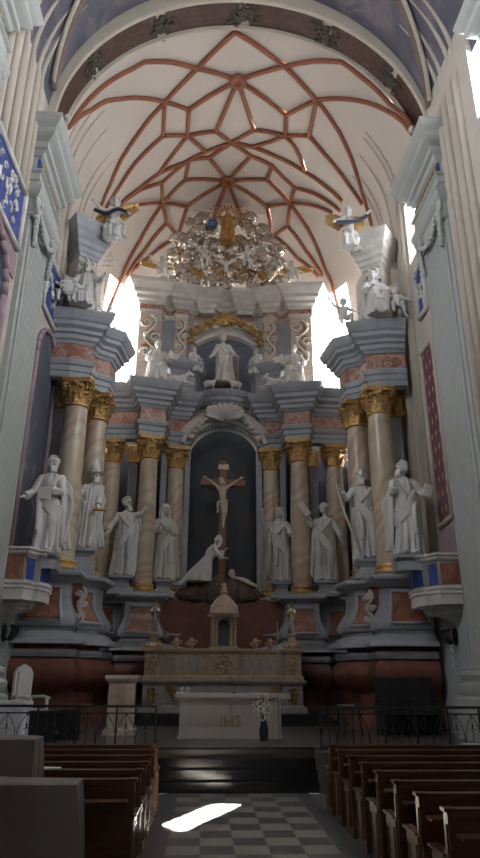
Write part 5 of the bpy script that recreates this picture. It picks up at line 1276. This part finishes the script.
m = MB(); m.add([(-.16, -.03, .006), (0, -.05, 0), (.16, -.03, .006), (.16, .04, .006), (0, .04, 0), (-.16, .04, .006), (-.16, -.03, .016), (0, -.05, .02), (.16, -.03, .016), (.16, .04, .016), (0, .04, .02), (-.16, .04, .016)],
      [(0, 1, 4, 5), (1, 2, 3, 4), (6, 7, 10, 11), (7, 8, 9, 10), (0, 1, 7, 6), (1, 2, 8, 7), (2, 3, 9, 8), (3, 4, 10, 9), (4, 5, 11, 10), (5, 0, 6, 11)])
o = m.build('booklet', 'paper'); o.location = (-1.62, 7.6, .886); tag(o, 'open white booklet lying on the back of a left pew', 'booklet')
o2 = o.copy(); COL.objects.link(o2); o2.location = (3.95, 10.2, .886); tag(o2, 'open white booklet lying on the back of the first right pew', 'booklet')
# dust-sheeted furniture in the left foreground
def draped(w, d, h, seed, flare=.06):
    m = MB(); rr = []; rn = random.Random(seed); p1, p2 = rn.random()*6, rn.random()*6; n = 88
    def outline(gx, gy, t):
        pts = []
        per = [(-1, -1, 1, -1), (1, -1, 1, 1), (1, 1, -1, 1), (-1, 1, -1, -1)]
        for k, (x0, y0, x1, y1) in enumerate(per):
            for i in range(n//4):
                u = i/(n//4); x, y = lerp(x0, x1, u), lerp(y0, y1, u)
                wv = t*.035*(sin(9*u*3.1+p1+k)+.6*sin(17*u+p2)); nx = (0, 1, 0, -1)[k]; ny = (-1, 0, 1, 0)[k]
                cr_ = t*.05*(abs(u-.5)*2)**6
                pts.append((x*gx+nx*(wv+cr_), y*gy+ny*(wv+cr_)))
        return pts
    for z, t in ((h, 0), (h-.02, .05), (h-.15, .3), (h-.45, .6), (h-.8, .9), (.02, 1.1)):
        g = flare*t; e_ = 0 if z < h else -.03
        rr.append([(x, y, z+(.012*sin(5*x)*cos(4*y) if z == h else 0)) for x, y in outline(w/2+g+e_, d/2+g+e_, t)])
    m.rings(rr); return m
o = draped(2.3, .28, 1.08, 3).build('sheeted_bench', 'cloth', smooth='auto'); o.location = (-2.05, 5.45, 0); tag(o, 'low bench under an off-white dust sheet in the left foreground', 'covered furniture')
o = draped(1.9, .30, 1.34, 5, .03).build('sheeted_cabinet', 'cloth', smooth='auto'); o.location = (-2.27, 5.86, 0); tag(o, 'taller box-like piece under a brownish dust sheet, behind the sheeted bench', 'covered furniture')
# iron wall lights and small cameras
for s, wx in ((-1, L), (1, R)):
    side = 'left' if s < 0 else 'right'
    e = empty('wall_light', (wx-s*.06, 14.85, 2.56), 0, 'black wrought iron wall light with hanging prisms on the %s choir wall' % side, 'wall light')
    m = MB(); m.ell((0, 0, .1), (.05, .14, .2), 10, 7)
    for k in range(5):
        a = lerp(-1, 1, k/4); m.tube(bez([(0, 0, .0), (-s*.12, a*.16, -.05), (-s*.22, a*.24, .10), (-s*.22, a*.26, .22)], 4), .018, 5); m.lathe([(.0, .2), (.035, .2), (.04, .25), (0, .25)], 8, (-s*.22, a*.26, .0))
    m.build('bracket', 'black', e, smooth=True)
    m = MB(); 
    for k in range(9): m.ell((-s*.1, .05*sin(k*2.), -.12-.055*k), (.02, .02, .03), 6, 4)
    m.build('prisms', 'palegrey', e, smooth=True)
for i, (x, y, z, lab) in enumerate(((-3.72, 12.35, 14.78, 'tiny white spotlight on the left pier cornice'), (5.02, 12.4, 15.0, 'tiny white spotlight on the right pier cornice'))):
    m = MB(); m.ell((0, 0, 0), (.07, .10, .07), 12, 8); m.tube([(0, 0, 0), (-.1 if i == 0 else .1, .1, -.05)], .03); o = m.build('spotlight', 'camera', smooth=True); o.location = (x, y, z); tag(o, lab, 'spotlight')

# ------------------------------------------------------------------ light and camera
w = bpy.data.worlds.new('sky'); SC.world = w; w.use_nodes = True
w.node_tree.nodes['Background'].inputs[0].default_value = (.85, .92, 1, 1); w.node_tree.nodes['Background'].inputs[1].default_value = 6.
sun = bpy.data.lights.new('sun', 'SUN'); sun.energy = 900; sun.angle = radians(.6); sun.color = (1, .96, .9)
so = bpy.data.objects.new('sun', sun); COL.objects.link(so)
d = V3((0.05, 10.6, 0))-V3((5.25, 21.7, 13.4)); so.rotation_euler = d.to_track_quat('-Z', 'Y').to_euler(); so.location = (20, 40, 40)
cam = bpy.data.cameras.new('camera'); co = bpy.data.objects.new('camera', cam); COL.objects.link(co)
cam.sensor_fit = 'VERTICAL'; cam.sensor_height = 36; cam.lens = 36*641/858; cam.clip_end = 200; cam.clip_start = .05
co.matrix_world = Matrix(((0.998537, -0.024597, -0.048160, 0.000), (-0.053784, -0.359044, -0.931770, 0.000), (0.005627, 0.932997, -0.359841, 1.800), (0, 0, 0, 1)))
SC.camera = co
SC.view_settings.view_transform = 'Standard'; SC.view_settings.look = 'None'; SC.view_settings.gamma = 1; SC.view_settings.use_curve_mapping = False
SC.view_settings.exposure = 0.42
SC.cycles.max_bounces = 8; SC.cycles.diffuse_bounces = 5; SC.cycles.sample_clamp_indirect = 6
SC.cycles.use_denoising = True
